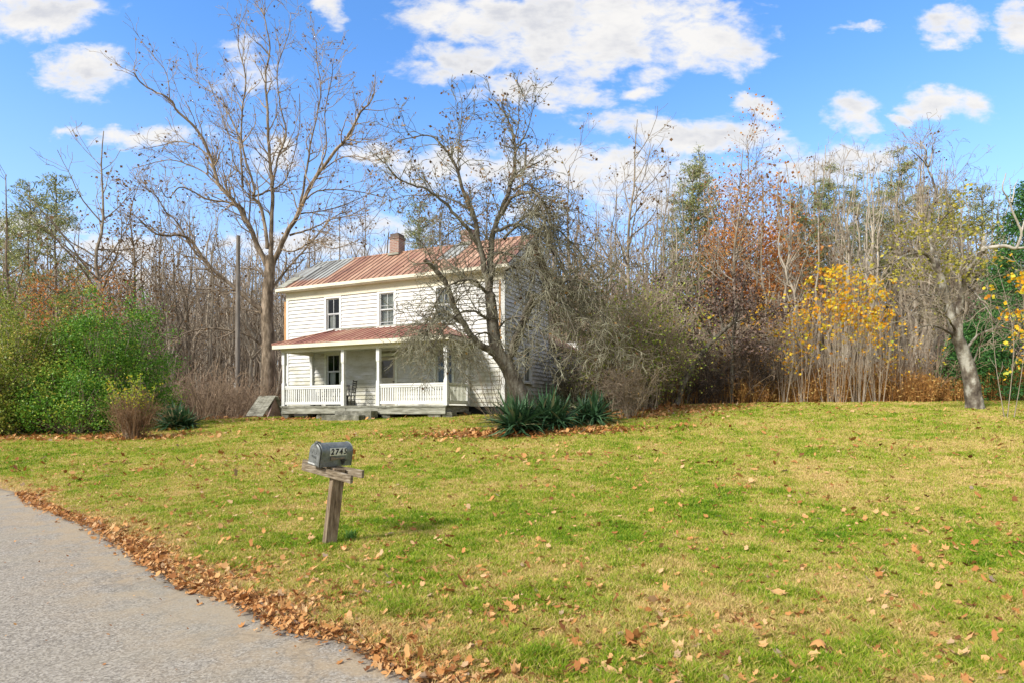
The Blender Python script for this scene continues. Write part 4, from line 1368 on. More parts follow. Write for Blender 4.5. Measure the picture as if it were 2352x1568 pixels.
def text(s, size, mat, name, parent, mtx, shear=0.0, off=.004, ext=.0006):
    c = bpy.data.curves.new(name, 'FONT')
    c.body = s; c.size = size; c.align_x = 'CENTER'; c.align_y = 'CENTER'
    c.extrude = ext; c.offset = off; c.shear = shear; c.space_character = 1.0
    c.materials.append(mat)
    o = bpy.data.objects.new(name, c)
    link(o)
    dg = bpy.context.evaluated_depsgraph_get()
    me = bpy.data.meshes.new_from_object(o.evaluated_get(dg))
    bpy.data.objects.remove(o)
    o = bpy.data.objects.new(name, me)
    link(o, parent)
    o.matrix_local = mtx
    return o


# number sticker on the near side
sx0, sx1, sz0, sz1 = .125, .372, .13, .217
b = MB()
xs = np.linspace(sx0, sx1, 4)
R_ = BW / 2


def side_pt(x, z, d=.0015):
    zc = BH - R_
    if z <= zc: return (x, -d, z)
    a = math.asin(min(1, (z - zc) / R_))
    return (x, R_ - (R_ + d) * math.cos(a), zc + (R_ + d) * math.sin(a))


zs_ = np.linspace(sz0, sz1, 7)
v = [side_pt(x, z) for z in zs_ for x in (sx0, sx1)]
b.add(v, [(2 * i, 2 * i + 1, 2 * i + 3, 2 * i + 2) for i in range(6)])
stk = b.build('number_sticker', M['sticker'], mb_o); stk.matrix_local = mw
for i, c in enumerate('2745'):
    xx = sx0 + .032 + i * (.188 / 3)
    zc = (sz0 + sz1) / 2
    pt = Vector(side_pt(xx, zc, .004)); p2 = Vector(side_pt(xx, sz1, .004)); p1 = Vector(side_pt(xx, sz0, .004))
    uz = (p2 - p1).normalized(); ux = Vector((1, 0, 0)); un = ux.cross(uz)
    mt = Matrix((ux, uz, un)).transposed().to_4x4(); mt.translation = pt
    text(c, .092, M['ink'], 'digit', stk, mt, shear=.18, off=.0035 if i < 3 else .002)
mt = Matrix(((0, -1, 0), (0, 0, 1), (-1, 0, 0))).transposed().to_4x4()
mt = Matrix.Identity(4)
mt.col[0] = (0, -1, 0, 0); mt.col[1] = (0, 0, 1, 0); mt.col[2] = (-1, 0, 0, 0); mt.translation = Vector((-.0215, BW * .56, .022))
b = MB(); 
for k in range(9):
    b.box(-.0215, -.0185, BW * .93 - k * .0135, BW * .93 - k * .0135 - .009, .014, .032 if k % 2 else .03)
ml = b.build('door_marking', M['white_mark'], bd)

# ---------------------------------------------------------------- pole and well cover
pb = P(546, 955, 33.0)
pz = H(pb[0], pb[1])
pp = empty('utility_pole', (pb[0], pb[1], pz))
tag(pp, 'plain weathered wooden pole standing left of the house', 'pole')
M['pole_wood'] = mat_noise('pole_wood', [(0.3, (0.10, 0.085, 0.07)), (0.55, (0.2, 0.175, 0.15)), (0.8, (0.32, 0.29, 0.25))], 5, (3, 3, .3), bump=.5)
ht = EYE + (944 - 542) / F * 33 - pz
b = MB(); b.tube([(0, 0, -.3), (0, 0, ht * .5), (.03, 0, ht)], [.135, .12, .10], 12); b.build('shaft', M['pole_wood'], pp)
b = MB()
zz = EYE + (944 - 888) / F * 33 - pz
for k in range(3): b.box(-.15, -.05, -.14, -.10, zz + k * .09, zz + k * .09 + .04)
b.build('tag', M['white_mark'], pp)

c0 = P(612, 948, 29.5)
wz = H(c0[0], c0[1])
wc = empty('well_cover', (c0[0], c0[1], wz), rad(-18))
tag(wc, 'small tent shaped shed roof with grey boards beside the porch', 'shed')
b = MB()
for i in range(5):
    xa = -.62 + i * .2
    b.hexa([(xa - .12, -.55, .02), (xa + .07, -.55, .02), (xa + .16, .05, 1.0), (xa + .35, .05, 1.0), (xa - .12, -.58, .05), (xa + .07, -.58, .05), (xa + .16, .02, 1.03), (xa + .35, .02, 1.03)])
b.build('roof', M['old_board'], wc)
b = MB(); b.prism([(-.5, -.1), (.55, -.1), (.55, .0), (.06, .92)], 0, .40, .46); b.build('gable', mat_noise('pinkish_board', [(0.3, (0.2, 0.13, 0.12)), (.7, (0.36, 0.27, 0.25))], 6), wc)
b = MB(); b.hexa([(-.3, .08, .98), (.58, .08, .98), (-.3, .62, .0), (.75, .62, .0), (-.3, .11, 1.01), (.58, .11, 1.01), (-.3, .65, .03), (.75, .65, .03)]); b.build('rear_roof', M['old_board'], wc)

# ---------------------------------------------------------------- plants
def _norm(v):
    return v / (np.linalg.norm(v) + 1e-9)


class Plant:
    """branches as polylines of two materials, leaves as small folded quads"""
    def __init__(s, seed):
        s.r = np.random.default_rng(seed)
        s.paths = {0: [], 1: []}       # 0 trunk and limbs, 1 twigs
        s.leaves = []                  # positions
        s.tips = []
        s.lr = []

    def limb(s, pts, r0, r1, kind=0, wob=0.0, n=None):
        """smooth path through the given points"""
        pts = np.asarray(pts, float)
        n = n or max(6, 5 * len(pts))
        seg = len(pts) - 1
        out = []
        for t in np.linspace(0, seg, n):
            i = min(int(t), seg - 1); u = t - i
            p0 = pts[max(i - 1, 0)]; p1 = pts[i]; p2 = pts[i + 1]; p3 = pts[min(i + 2, seg)]
            out.append(.5 * ((2 * p1) + (p2 - p0) * u + (2 * p0 - 5 * p1 + 4 * p2 - p3) * u * u + (3 * p1 - p0 - 3 * p2 + p3) * u ** 3))
        out = np.array(out)
        if wob:
            w = s.r.normal(0, 1, (n, 3)) * (wob * np.linspace(.7, .35, n))[:, None] * min(1, r0 / .1); w[0] = 0
            out += w
        rr = r0 + (r1 - r0) * np.linspace(0, 1, n) ** .62
        s.paths[kind].append((out, rr))
        return out, rr

    def grow(s, p, d, L, r, P_, lev, upv=0.0):
        c = P_[min(lev, len(P_) - 1)]
        seg = c.get('seg', .3)
        n = int(np.clip(L / seg, 3, 14))
        st = L / n
        pts = [p]; rad_ = [r]
        d = _norm(d)
        wl = c.get('wander', .25)
        for i in range(n):
            d = _norm(d + s.r.normal(0, wl, 3) + np.array([0, 0, c.get('trop', .05)]))
            p = p + d * st
            pts.append(p)
            rad_.append(max(r * (1 - .8 * (i + 1) / n), c.get('rmin', .004)))
        pts = np.array(pts); rad_ = np.array(rad_)
        s.paths[0 if lev <= P_[0].get('thick', 0) else 1].append((pts, rad_))
        s.sprout(pts, rad_, P_, lev + 1, L)
        if lev + 1 >= len(P_): s.tips.append((pts[-1], d)); s.tips.append((pts[len(pts) // 2], d))

    def sprout(s, pts, rad_, P_, lev, L=None, start=None):
        if lev >= len(P_): return
        c = P_[lev]
        if L is None: L = np.linalg.norm(np.diff(pts, axis=0), axis=1).sum()
        a0 = c.get('start', .2) if start is None else start
        m = L * (1 - a0) * c['dens']
        m = int(m) + (s.r.random() < m - int(m))
        n = len(pts) - 1
        for k in range(m):
            u = a0 + (1 - a0) * s.r.random()
            i = min(int(u * n), n - 1); f = u * n - i
            q = pts[i] * (1 - f) + pts[i + 1] * f
            t = _norm(pts[i + 1] - pts[i])
            rr = rad_[i] * (1 - f) + rad_[i + 1] * f
            side = _norm(np.cross(t, s.r.normal(0, 1, 3)))
            a = rad(c.get('ang', 45)) * s.r.uniform(.7, 1.3)
            d = t * math.cos(a) + side * math.sin(a)
            d[2] += c.get('lift', 0)
            l = c['len'] * s.r.uniform(.55, 1.35) * (1 - c.get('fall', .4) * u)
            if 'ratio' in c: l = L * c['ratio'] * s.r.uniform(.6, 1.3) * (1 - .5 * u)
            s.grow(q, d, l, max(min(rr * .65, c.get('rmax', 1)), c.get('rmin', .004)), P_, lev)

    def leaf_at_tips(s, prob, k=1, spread=.12):
        for (p, d) in s.tips:
            if s.r.random() < prob:
                for _ in range(k): s.leaves.append(p + s.r.normal(0, spread, 3))

    # ---- mesh
    def tube_mesh(s, name, kind, mat, sides=(10, 6, 4, 3), big=(.12, .05, .02)):
        groups = {}
        for (pts, rr) in s.paths[kind]:
            sd = sides[0] if rr[0] > big[0] else sides[1] if rr[0] > big[1] else sides[2] if rr[0] > big[2] else sides[3]
            groups.setdefault((len(pts), sd), []).append((pts, rr))
        VV, QQ, b = [], [], 0
        for (n, sd), L in groups.items():
            Pt = np.array([l[0] for l in L]); R = np.array([l[1] for l in L])
            T = np.empty_like(Pt)
            T[:, 1:-1] = Pt[:, 2:] - Pt[:, :-2]; T[:, 0] = Pt[:, 1] - Pt[:, 0]; T[:, -1] = Pt[:, -1] - Pt[:, -2]
            T /= np.linalg.norm(T, axis=2, keepdims=True) + 1e-9
            ref = np.tile(np.array([.3, .2, .93]), (len(L), 1))
            mean = Pt[:, -1] - Pt[:, 0]; mean /= np.linalg.norm(mean, axis=1, keepdims=True) + 1e-9
            bad = np.abs((mean * ref).sum(1)) > .75
            ref[bad] = (.9, .42, -.1)
            U = np.cross(T, ref[:, None]); U /= np.linalg.norm(U, axis=2, keepdims=True) + 1e-9
            Vv = np.cross(T, U)
            a = np.arange(sd) * 2 * math.pi / sd
            ring = Pt[:, :, None] + (U[:, :, None] * np.cos(a)[None, None, :, None] + Vv[:, :, None] * np.sin(a)[None, None, :, None]) * R[:, :, None, None]
            m = len(L)
            idx = b + np.arange(m * n * sd).reshape(m, n, sd)
            q = np.stack([idx[:, :-1], np.roll(idx[:, :-1], -1, 2), np.roll(idx[:, 1:], -1, 2), idx[:, 1:]], -1).reshape(-1, 4)
            VV.append(ring.reshape(-1, 3)); QQ.append(q); b += m * n * sd
        if not VV: return None, None
        return np.concatenate(VV), np.concatenate(QQ)

    def leaf_arrays(s, size, squash=1.0, droop=0.0):
        Lf = np.array(s.leaves)
        if not len(Lf): return None
        n = len(Lf)
        a = s.r.normal(0, 1, (n, 3)); a /= np.linalg.norm(a, axis=1, keepdims=True)
        if droop: a[:, 2] -= droop; a /= np.linalg.norm(a, axis=1, keepdims=True)
        b = np.cross(a, s.r.normal(0, 1, (n, 3))); b /= np.linalg.norm(b, axis=1, keepdims=True) + 1e-9
        sz = size * s.r.uniform(.6, 1.35, (n, 1))
        w = sz * .5 * squash
        V = np.stack([Lf, Lf + a * sz * .5 + b * w, Lf + a * sz, Lf + a * sz * .5 - b * w], 1)
        q = np.arange(n * 4).reshape(n, 4)
        rn = s.r.random(n)
        if len(s.lr) == n: rn = np.clip(rn * .75 + .12 + np.array(s.lr), 0, .999)
        return V.reshape(-1, 3), q, np.repeat(rn, 4)

    def crown_mesh(s, name, twig, leaf, size=.1, squash=1.0, extra=None, droop=0.0):
        V1, Q1 = s.tube_mesh(name, 1, twig)
        LA = s.leaf_arrays(size, squash, droop)
        Vs, Qs, mi, rn, sm = [], [], [], [], []
        b = 0
        if V1 is not None:
            Vs.append(V1); Qs.append(Q1); mi.append(np.zeros(len(Q1), int)); rn.append(np.zeros(len(V1))); b = len(V1); sm.append(np.ones(len(Q1), bool))
        if LA is not None:
            Vs.append(LA[0]); Qs.append(LA[1] + b); mi.append(np.ones(len(LA[1]), int)); rn.append(LA[2]); sm.append(np.zeros(len(LA[1]), bool))
        if not Vs: return None
        return raw_mesh(name, np.concatenate(Vs), np.concatenate(Qs), None, attrs={'rnd': np.concatenate(rn)}, mats=[twig, leaf or twig], qmat=np.concatenate(mi), smooth=np.concatenate(sm))

    def trunk_mesh(s, name, mat):
        V, Q = s.tube_mesh(name, 0, mat)
        return raw_mesh(name, V, Q, None, mats=[mat], smooth=True) if V is not None else None


def put(kind, loc, meshes, label, cat, group=None, rotz=0.0, scale=1.0, names=('trunk', 'crown')):
    """an Empty at the foot with its meshes as children"""
    o = empty(kind, loc, rotz)
    o.scale = scale if hasattr(scale, '__len__') else (scale, scale, scale)
    tag(o, label, cat, group)
    for nm, me in zip(names, meshes):
        if me is not None: link(bpy.data.objects.new(nm, me), o)
    return o


# ---- forest tree shapes, shared by all copies
def bare_tree(seed, h, r0, style='forest', leafp=0.0, bark='bark_grey', twig='twig_grey', leaf='leaf_dry', lsize=.16):
    s = Plant(seed); r = s.r
    n = 9
    top = np.array([r.normal(0, h * .03), r.normal(0, h * .03), h])
    pts = [np.array([0, 0, -.4])] + [top * (i / n) + np.append(r.normal(0, h * .008, 2), 0) for i in range(1, n + 1)]
    main, rr = s.limb(pts, r0, .02, n=18)
    if style == 'forest':       # tall stem, short ascending limbs high up
        PP = [dict(thick=1), dict(dens=1.25, len=h * .2, ang=38, start=.32, fall=.45, trop=.16, wander=.13, seg=.5, rmin=.012, rmax=.07),
              dict(dens=1.7, len=h * .075, ang=42, trop=.10, wander=.24, seg=.35, rmin=.012), dict(dens=2.4, len=.8, ang=42, trop=.05, wander=.25, seg=.3, rmin=.010)]
    elif style == 'wide':
        PP = [dict(thick=1), dict(dens=1.2, len=h * .34, ang=48, start=.22, fall=.55, trop=.16, wander=.15, seg=.6, rmin=.014, rmax=.1),
              dict(dens=1.6, len=h * .12, ang=45, trop=.08, wander=.24, seg=.4, rmin=.012), dict(dens=2.4, len=.9, ang=42, trop=.04, wander=.27, seg=.3, rmin=.009)]
    elif style == 'spire':      # narrow, mostly stem
        PP = [dict(thick=1), dict(dens=1.5, len=h * .09, ang=50, start=.3, fall=.35, trop=.14, wander=.2, seg=.4, rmin=.01, rmax=.04),
              dict(dens=2.6, len=.8, ang=42, trop=.1, wander=.25, seg=.35, rmin=.010)]
    s.sprout(main, rr, PP, 1)
    if leafp: s.leaf_at_tips(leafp, 2, .16)
    return s.trunk_mesh('trunk', M[bark]), s.crown_mesh('crown', M[twig], M[leaf], lsize)


def leafy_tree(seed, h, r0, leaf, lsize, k, start=.25, wide=.3, bark='bark_grey', twig='twig_brown', spread=.3, thin=2.0):
    s = Plant(seed); r = s.r
    pts = [np.array([0, 0, -.4])] + [np.array([r.normal(0, h * .012), r.normal(0, h * .012), h * i / 8]) for i in range(1, 9)]
    main, rr = s.limb(pts, r0, .02, n=16)
    PP = [dict(thick=1), dict(dens=2.8, len=h * wide, ang=55, start=start, fall=.6, trop=.1, wander=.16, seg=.6, rmin=.014, rmax=.08),
          dict(dens=2.6, len=h * .1, ang=48, trop=.06, wander=.22, seg=.4, rmin=.009), dict(dens=2.4, len=.7, ang=45, trop=.0, wander=.25, seg=.3, rmin=.007)]
    s.sprout(main, rr, PP, 1)
    s.tips = [t for t in s.tips if t[0][2] < h * thin or r.random() < .2]
    s.leaf_at_tips(.9, k, spread)
    return s.trunk_mesh('trunk', M[bark]), s.crown_mesh('crown', M[twig], M[leaf], lsize)


def pine_tree(seed, h, r0, start=.35, wide=.16, mat='needle_pine', dense=1.0):
    s = Plant(seed); r = s.r
    pts = [np.array([0, 0, -.4])] + [np.array([r.normal(0, h * .006), r.normal(0, h * .006), h * i / 8]) for i in range(1, 9)]
    main, rr = s.limb(pts, r0, .025, n=18)
    z = h * start
    while z < h * .99:
        u = (z - h * start) / (h * (1 - start))
        for k in range(int(r.integers(2, 5))):
            a = r.uniform(0, 6.283)
            L = h * wide * (1.05 - u) ** .6 * r.uniform(.45, 1.25) * (1 if u > .25 else .6 + u)
            d = np.array([math.cos(a), math.sin(a), r.uniform(.02, .4) + .4 * u])
            p = np.array([np.interp(z, main[:, 2], main[:, 0]), np.interp(z, main[:, 2], main[:, 1]), z])
            m = 6; path = [p]
            for i in range(m):
                d = _norm(d + r.normal(0, .12, 3) + np.array([0, 0, .02]))
                path.append(path[-1] + d * L / m)
            path = np.array(path)
            s.paths[1].append((path, np.linspace(.028, .008, m + 1)))
            nt = max(2, int(L * 6 * dense))
            for _ in range(nt):
                q = path[0] + (path[-1] - path[0]) * r.uniform(.3, 1.05) + r.normal(0, .1 + L * .06, 3) * np.array([1, 1, .5])
                for _ in range(9): s.leaves.append(q + r.normal(0, .13, 3) * np.array([1, 1, .55]))
        z += h * .028 * r.uniform(.6, 1.5)
    return s.trunk_mesh('trunk', M['bark_grey']), s.crown_mesh('crown', M['twig_dark'], M[mat], .24, .22)


def shrub_mesh(seed, h, w, stems, leafn=0, leaf='leaf_moss', twig='twig_brown', lsize=.05, arch_=.0, dens=3.0, rmin=.005):
    """many stems from one foot, no trunk; returns (stems, twigs+leaves)"""
    s = Plant(seed); r = s.r
    PP = [dict(thick=0), dict(dens=dens, len=h * .30, ang=42, start=.15, fall=.3, trop=.04 - arch_, wander=.24, seg=.2, rmin=rmin),
          dict(dens=dens * 1.8, len=h * .14, ang=45, trop=.0 - arch_, wander=.28, seg=.15, rmin=rmin * .9)]
    for k in range(stems):
        a = r.uniform(0, 6.283); rr = abs(r.normal(0, .16)) * w
        p = np.array([math.cos(a) * rr, math.sin(a) * rr, -.05])
        sp = r.uniform(.1, 1) * w / h * .9
        d = _norm(np.array([math.cos(a) * sp, math.sin(a) * sp, 1]))
        n = 8; path = [p]; L = h * r.uniform(.6, 1.05)
        for i in range(n):
            d = _norm(d + r.normal(0, .12, 3) + np.array([math.cos(a), math.sin(a), -.3]) * arch_)
            path.append(path[-1] + d * L / n)
        path = np.array(path); rd_ = np.linspace(max(.012, h * .006), rmin, n + 1)
        s.paths[0].append((path, rd_))
        s.sprout(path, rd_, PP, 1, L)
    if leafn:
        for _ in range(leafn):
            p, d = s.tips[int(r.integers(len(s.tips)))]
            s.leaves.append(p + r.normal(0, .09 * h, 3) * np.array([1, 1, .8]))
    return s.trunk_mesh('stems', M[twig]), s.crown_mesh('twigs', M[twig], M[leaf], lsize)


def bush_mesh(seed, rx, ry, hh, n_clump, per, leaf, lsize, stems=26, foot=.12, cs=.22, topbias=.0, twig='twig_brown'):
    """a leafy evergreen bush: uneven clumps of small leaves over a frame of stems"""
    s = Plant(seed); r = s.r
    ph = r.uniform(0, 6.28, 6)
    for k in range(n_clump):
        a = r.uniform(0, 6.283); t = r.uniform(0, 1) ** .8
        v = np.array([math.cos(a) * math.sqrt(1 - t * t * .9), math.sin(a) * math.sqrt(1 - t * t * .9), t])
        lump = 1 + .16 * math.sin(3 * a + ph[0]) + .12 * math.sin(5 * a + 4 * t + ph[1]) + .1 * math.sin(9 * a - 6 * t + ph[2])
        rr = r.uniform(.45, 1.0) ** .45 * lump * (r.uniform(1.02, 1.2) if k % 9 == 0 else 1)
        c = np.array([v[0] * rx * rr, v[1] * ry * rr, foot + v[2] * hh * rr * .93])
        if c[2] < .1: c[2] = r.uniform(.1, .6)
        out = _norm(v + np.array([0, 0, .5]))
        m = int(per * r.uniform(.5, 1.4))
        sp = cs * r.uniform(.5, 1.3)
        L_ = r.normal(0, 1, (m, 3)) * sp * np.array([1, 1, .8]) + out[None] * r.uniform(0, 1, (m, 1)) * sp * 1.6
        s.leaves += list(c + L_)
        s.lr += [float(r.normal(0, .2))] * m
        if k % 3 == 0:
            b0 = np.array([c[0] * .15, c[1] * .15, 0])
            mid = (b0 + c) / 2 + r.normal(0, .15, 3)
            s.limb([b0, mid, c], .018, .006, 1, n=6)
    for k in range(stems):
        a = r.uniform(0, 6.283)
        s.limb([np.array([math.cos(a) * rx * .25, math.sin(a) * ry * .25, -.1]), np.array([math.cos(a) * rx * .5, math.sin(a) * ry * .5, hh * .4]), np.array([math.cos(a + .2) * rx * .75, math.sin(a + .2) * ry * .75, hh * .8])], .03, .01, 0, .03, n=8)
    return s.trunk_mesh('stems', M['bark_grey']), s.crown_mesh('foliage', M[twig], M[leaf], lsize, .75)


def yucca_mesh(seed, n, L, mat):
    r = np.random.default_rng(seed)
    V, Q, R = [], [], []
    for k in range(n):
        a = r.uniform(0, 6.283); el = rad(r.uniform(3, 88)) if k > n * .2 else rad(r.uniform(-8, 20))
        l = L * r.uniform(.7, 1.1); w = r.uniform(.019, .03)
        fx = r.normal(0, .07, 2)
        d = np.array([math.cos(a) * math.cos(el), math.sin(a) * math.cos(el), math.sin(el)])
        sd = _norm(np.array([-math.sin(a), math.cos(a), 0]) + r.normal(0, .25, 3))
        p = np.array([fx[0], fx[1], .12 + r.uniform(0, .14)])
        drp = r.uniform(.02, .55) * (1 if r.random() < .6 else .25)
        b = len(V)
        m = 6
        nrm = np.cross(d, sd)
        for i in range(m + 1):
            t = i / m
            q = p + d * l * t + np.array([0, 0, -drp * l * t ** 2.4])
            q[2] = max(q[2], .02)
            ww = w * (1 - t ** 3) * (.7 + .6 * math.sin(math.pi * min(t * 1.2, 1)))
            V += [q - sd * ww + nrm * ww * .35, q + sd * ww + nrm * ww * .35] if i < m else [q - sd * .001, q + sd * .001]
        Q += [(b + 2 * i, b + 2 * i + 1, b + 2 * i + 3, b + 2 * i + 2) for i in range(m)]
        rv = .98 if (r.random() < .05) else r.random() * .85
        R += [rv] * (2 * (m + 1))
    return raw_mesh('blades', V, Q, None, attrs={'rnd': R}, mats=[mat], smooth=True)


def from_pic(pts, d0, dz):
    """trace of a limb: (x, y) of the 2352-wide picture at distances running from d0 by dz"""
    n = len(pts)
    return np.array([P(x, y, d0 + (dz * (i / (n - 1)) ** 1.2 if n > 1 else 0)) for i, (x, y) in enumerate(pts)])


# ================================================================ the big sycamore left of the house
def z7(l): return [(294 + x / 1.627, y / 1.627) for x, y in l]


D0 = 36.0
foot = P(616, 948, D0); foot[2] = H(foot[0], foot[1])
S = Plant(5)
limbs = [
    (z7([(525, 1560), (522, 1450), (525, 1300), (520, 1200), (522, 1100), (530, 1010), (533, 960)]), 0, .46, .30),
    (z7([(515, 1185), (480, 1145), (400, 1080), (300, 990), (225, 890), (150, 882), (95, 870), (40, 820)]), -3, .20, .035),
    (z7([(300, 990), (240, 930), (190, 840), (140, 790), (110, 740), (60, 700)]), -1.5, .09, .025),
    (z7([(505, 1300), (450, 1255), (330, 1230), (230, 1240), (150, 1290), (110, 1340)]), -3, .10, .03),
    (z7([(525, 1010), (490, 930), (450, 840), (400, 760), (340, 690), (310, 590), (260, 490), (180, 410), (155, 370), (60, 320), (20, 270)]), -2.5, .22, .03),
    (z7([(440, 825), (420, 770), (300, 745), (200, 700), (150, 740), (120, 700)]), -3, .10, .02),
    (z7([(400, 760), (360, 720), (290, 650), (210, 610), (140, 600), (20, 630)]), 2.5, .08, .02),
    (z7([(310, 590), (250, 545), (190, 530), (120, 545), (40, 560)]), 2, .06, .018),
    (z7([(430, 700), (420, 560), (400, 480), (340, 370), (290, 330), (235, 295)]), 2.5, .09, .02),
    (z7([(260, 490), (240, 430), (215, 380)]), -1, .04, .015),
    (z7([(155, 370), (150, 300), (130, 250), (85, 200)]), -.5, .045, .012),
    (z7([(533, 970), (535, 870), (540, 700), (525, 540), (520, 400), (515, 280), (530, 180), (510, 60), (515, 30)]), 1.0, .19, .02),
    (z7([(520, 930), (500, 780), (468, 740), (470, 700), (430, 560), (425, 440), (440, 300), (415, 180), (410, 90)]), -2.0, .14, .02),
    (z7([(468, 740), (520, 715), (560, 700), (600, 650), (640, 480), (640, 350)]), 2, .09, .02),
    (z7([(540, 700), (560, 590), (590, 500), (565, 370), (560, 250), (600, 130), (610, 50)]), 2.4, .09, .018),
    (z7([(540, 985), (590, 880), (640, 790), (690, 680), (780, 560), (820, 510), (870, 420), (900, 390), (920, 345)]), -2.5, .21, .03),
    (z7([(640, 790), (665, 640), (690, 500), (720, 350), (705, 220), (705, 160)]), 2, .11, .02),
    (z7([(690, 680), (740, 560), (735, 430), (760, 300), (765, 240)]), -2, .07, .018),
    (z7([(665, 745), (710, 715), (800, 710), (900, 725), (960, 740)]), 2, .07, .018),
    (z7([(720, 640), (800, 590), (880, 590), (930, 620)]), -3, .06, .018),
    (z7([(800, 540), (860, 520), (930, 525)]), -2, .05, .018),
    (z7([(605, 880), (700, 850), (760, 820), (880, 800)]), -2.5, .08, .02),
    (z7([(530, 1090), (600, 1000), (700, 890), (760, 820), (820, 790)]), 2.8, .11, .025),
    (z7([(530, 1060), (480, 1010), (400, 1000), (360, 960)]), 2.8, .08, .02),
    (z7([(500, 1170), (420, 1150), (330, 1090), (250, 1080), (160, 1060)]), 3, .08, .02),
    (z7([(450, 850), (455, 700), (400, 620), (380, 520), (350, 430), (300, 300)]), 3.0, .07, .018),
    (z7([(565, 930), (620, 940), (700, 900), (760, 930), (860, 900)]), -3, .07, .02),
    (z7([(640, 800), (720, 790), (800, 770), (870, 740), (960, 700)]), 3.2, .06, .018),
]
PS = [dict(thick=0), dict(dens=2.6, len=2.4, ang=42, start=.18, fall=.35, trop=.10, wander=.2, seg=.3, rmin=.012, rmax=.045),
      dict(dens=2.3, len=1.15, ang=42, trop=.07, wander=.24, seg=.25, rmin=.010, rmax=.02), dict(dens=1.8, len=.5, ang=40, trop=.05, wander=.25, seg=.2, rmin=.008)]
for i, (l, dz, r0, r1) in enumerate(limbs):
    pts = from_pic(l, D0 if i == 0 else D0 + 0.0, dz) - foot
    a, b = S.limb(pts, r0 * (.86 if i else 1), r1, 0, .03 if i else .01)
    if i: S.sprout(a, b, PS, 1, start=.15)
S.leaf_at_tips(.4, 1, .08)
put('sycamore_tree', foot, (S.trunk_mesh('trunk', M['bark_tan']), S.crown_mesh('crown', M['twig_brown'], M['leaf_dry'], .125)),
    'tallest bare tree with wide forking tan limbs behind the left end of the house', 'tree')

# ================================================================ old gnarled apple tree before the house
def z8(l): return [(882 + x / 1.811, 163.3 + y / 1.811) for x, y in l]


D1 = 20.2
foot = P(1212, 975, D1); foot[2] = H(foot[0], foot[1])
S = Plant(8)
main = [
    (z8([(600, 1470), (585, 1390), (545, 1300), (510, 1220), (470, 1165), (455, 1080), (448, 1000), (440, 930)]), 0, .37, .17, 0),
    (z8([(520, 1215), (535, 1150), (560, 1080), (600, 980), (625, 930)]), -.6, .13, .07, 1),
    (z8([(540, 1180), (600, 1010), (690, 915), (780, 870), (860, 885), (940, 850), (1010, 765)]), -1.5, .09, .015, 1),
    (z8([(455, 1170), (390, 1130), (335, 1060), (290, 970), (255, 880), (215, 830), (168, 785)]), -1.2, .13, .07, 1),
    (z8([(255, 880), (200, 790), (170, 730), (130, 690)]), -.6, .035, .012, 1),
    (z8([(330, 1050), (230, 1000), (180, 1080), (110, 1110)]), -1.6, .07, .02, 3),
    (z8([(440, 940), (405, 900), (370, 870), (300, 880), (240, 920), (180, 1040), (120, 1120)]), -2, .07, .015, 3),
    (z8([(440, 950), (442, 850), (445, 760), (460, 660), (500, 560), (538, 430), (545, 340), (538, 270), (510, 190), (450, 110)]), .8, .16, .015, 1),
    (z8([(440, 900), (405, 760), (375, 610), (335, 510), (295, 390), (255, 330), (190, 270), (60, 290)]), -1.2, .13, .012, 1),
    (z8([(405, 760), (370, 690), (290, 590), (190, 500), (80, 460), (10, 400)]), -1.8, .10, .012, 1),
    (z8([(325, 490), (310, 400), (312, 300), (322, 200), (325, 110)]), .8, .05, .01, 1),
    (z8([(375, 600), (330, 560), (230, 520), (100, 520), (30, 540)]), 1.5, .05, .01, 1),
    (z8([(545, 340), (590, 260), (610, 200), (625, 130)]), .5, .035, .01, 1),
    (z8([(538, 300), (560, 220), (560, 150), (575, 70)]), -.5, .03, .01, 1),
    (z8([(590, 405), (590, 340), (588, 300), (545, 320), (480, 305)]), -.3, .05, .02, 0),
    (z8([(520, 480), (560, 420), (600, 400), (665, 370)]), .4, .05, .02, 1),
    (z8([(490, 600), (520, 540), (570, 510), (630, 510), (655, 560), (670, 650)]), -1.5, .08, .02, 3),
    (z8([(500, 830), (540, 815), (620, 830), (700, 900), (760, 1000), (800, 1100)]), -1.3, .07, .015, 3),
    (z8([(460, 670), (560, 640), (660, 700), (740, 820), (800, 930)]), 1.5, .07, .015, 3),
    (z8([(625, 930), (700, 950), (800, 1000), (880, 1080), (940, 1170)]), -1.5, .05, .012, 3),
    (z8([(450, 1060), (400, 1010), (330, 1000), (260, 1060), (200, 1150)]), -1.8, .06, .015, 3),
    (z8([(455, 1100), (420, 1090), (380, 1100), (330, 1160), (300, 1200)]), -1.6, .05, .012, 3),
    (z8([(460, 1090), (520, 1030), (600, 1030), (660, 1100), (680, 1180)]), -1.8, .05, .012, 3),
    (z8([(370, 640), (330, 640), (260, 690), (210, 790)]), 1.6, .05, .012, 1),
    (z8([(440, 870), (480, 780), (560, 730), (650, 760)]), -1.6, .05, .012, 2),
    (z8([(400, 900), (330, 850), (240, 760), (230, 600)]), 1.8, .06, .012, 1),
    (z8([(500, 700), (600, 600), (700, 640), (820, 760), (900, 880)]), 2.4, .06, .012, 2),
    (z8([(538, 500), (600, 470), (660, 540), (700, 680), (720, 820)]), -.6, .05, .012, 3),
    (z8([(700, 905), (760, 930), (850, 960), (930, 1040), (990, 1120)]), .8, .045, .012, 3),
    (z8([(600, 640), (680, 700), (760, 840), (820, 960), (850, 1080)]), .6, .05, .012, 3),
    (z8([(780, 870), (850, 930), (900, 1010), (930, 1100)]), -1.2, .035, .012, 3),
    (z8([(300, 1010), (250, 1050), (220, 1110), (200, 1170)]), .5, .035, .012, 3),
    (z8([(450, 760), (520, 760), (600, 800), (650, 880), (690, 1000)]), .9, .05, .012, 3),
]
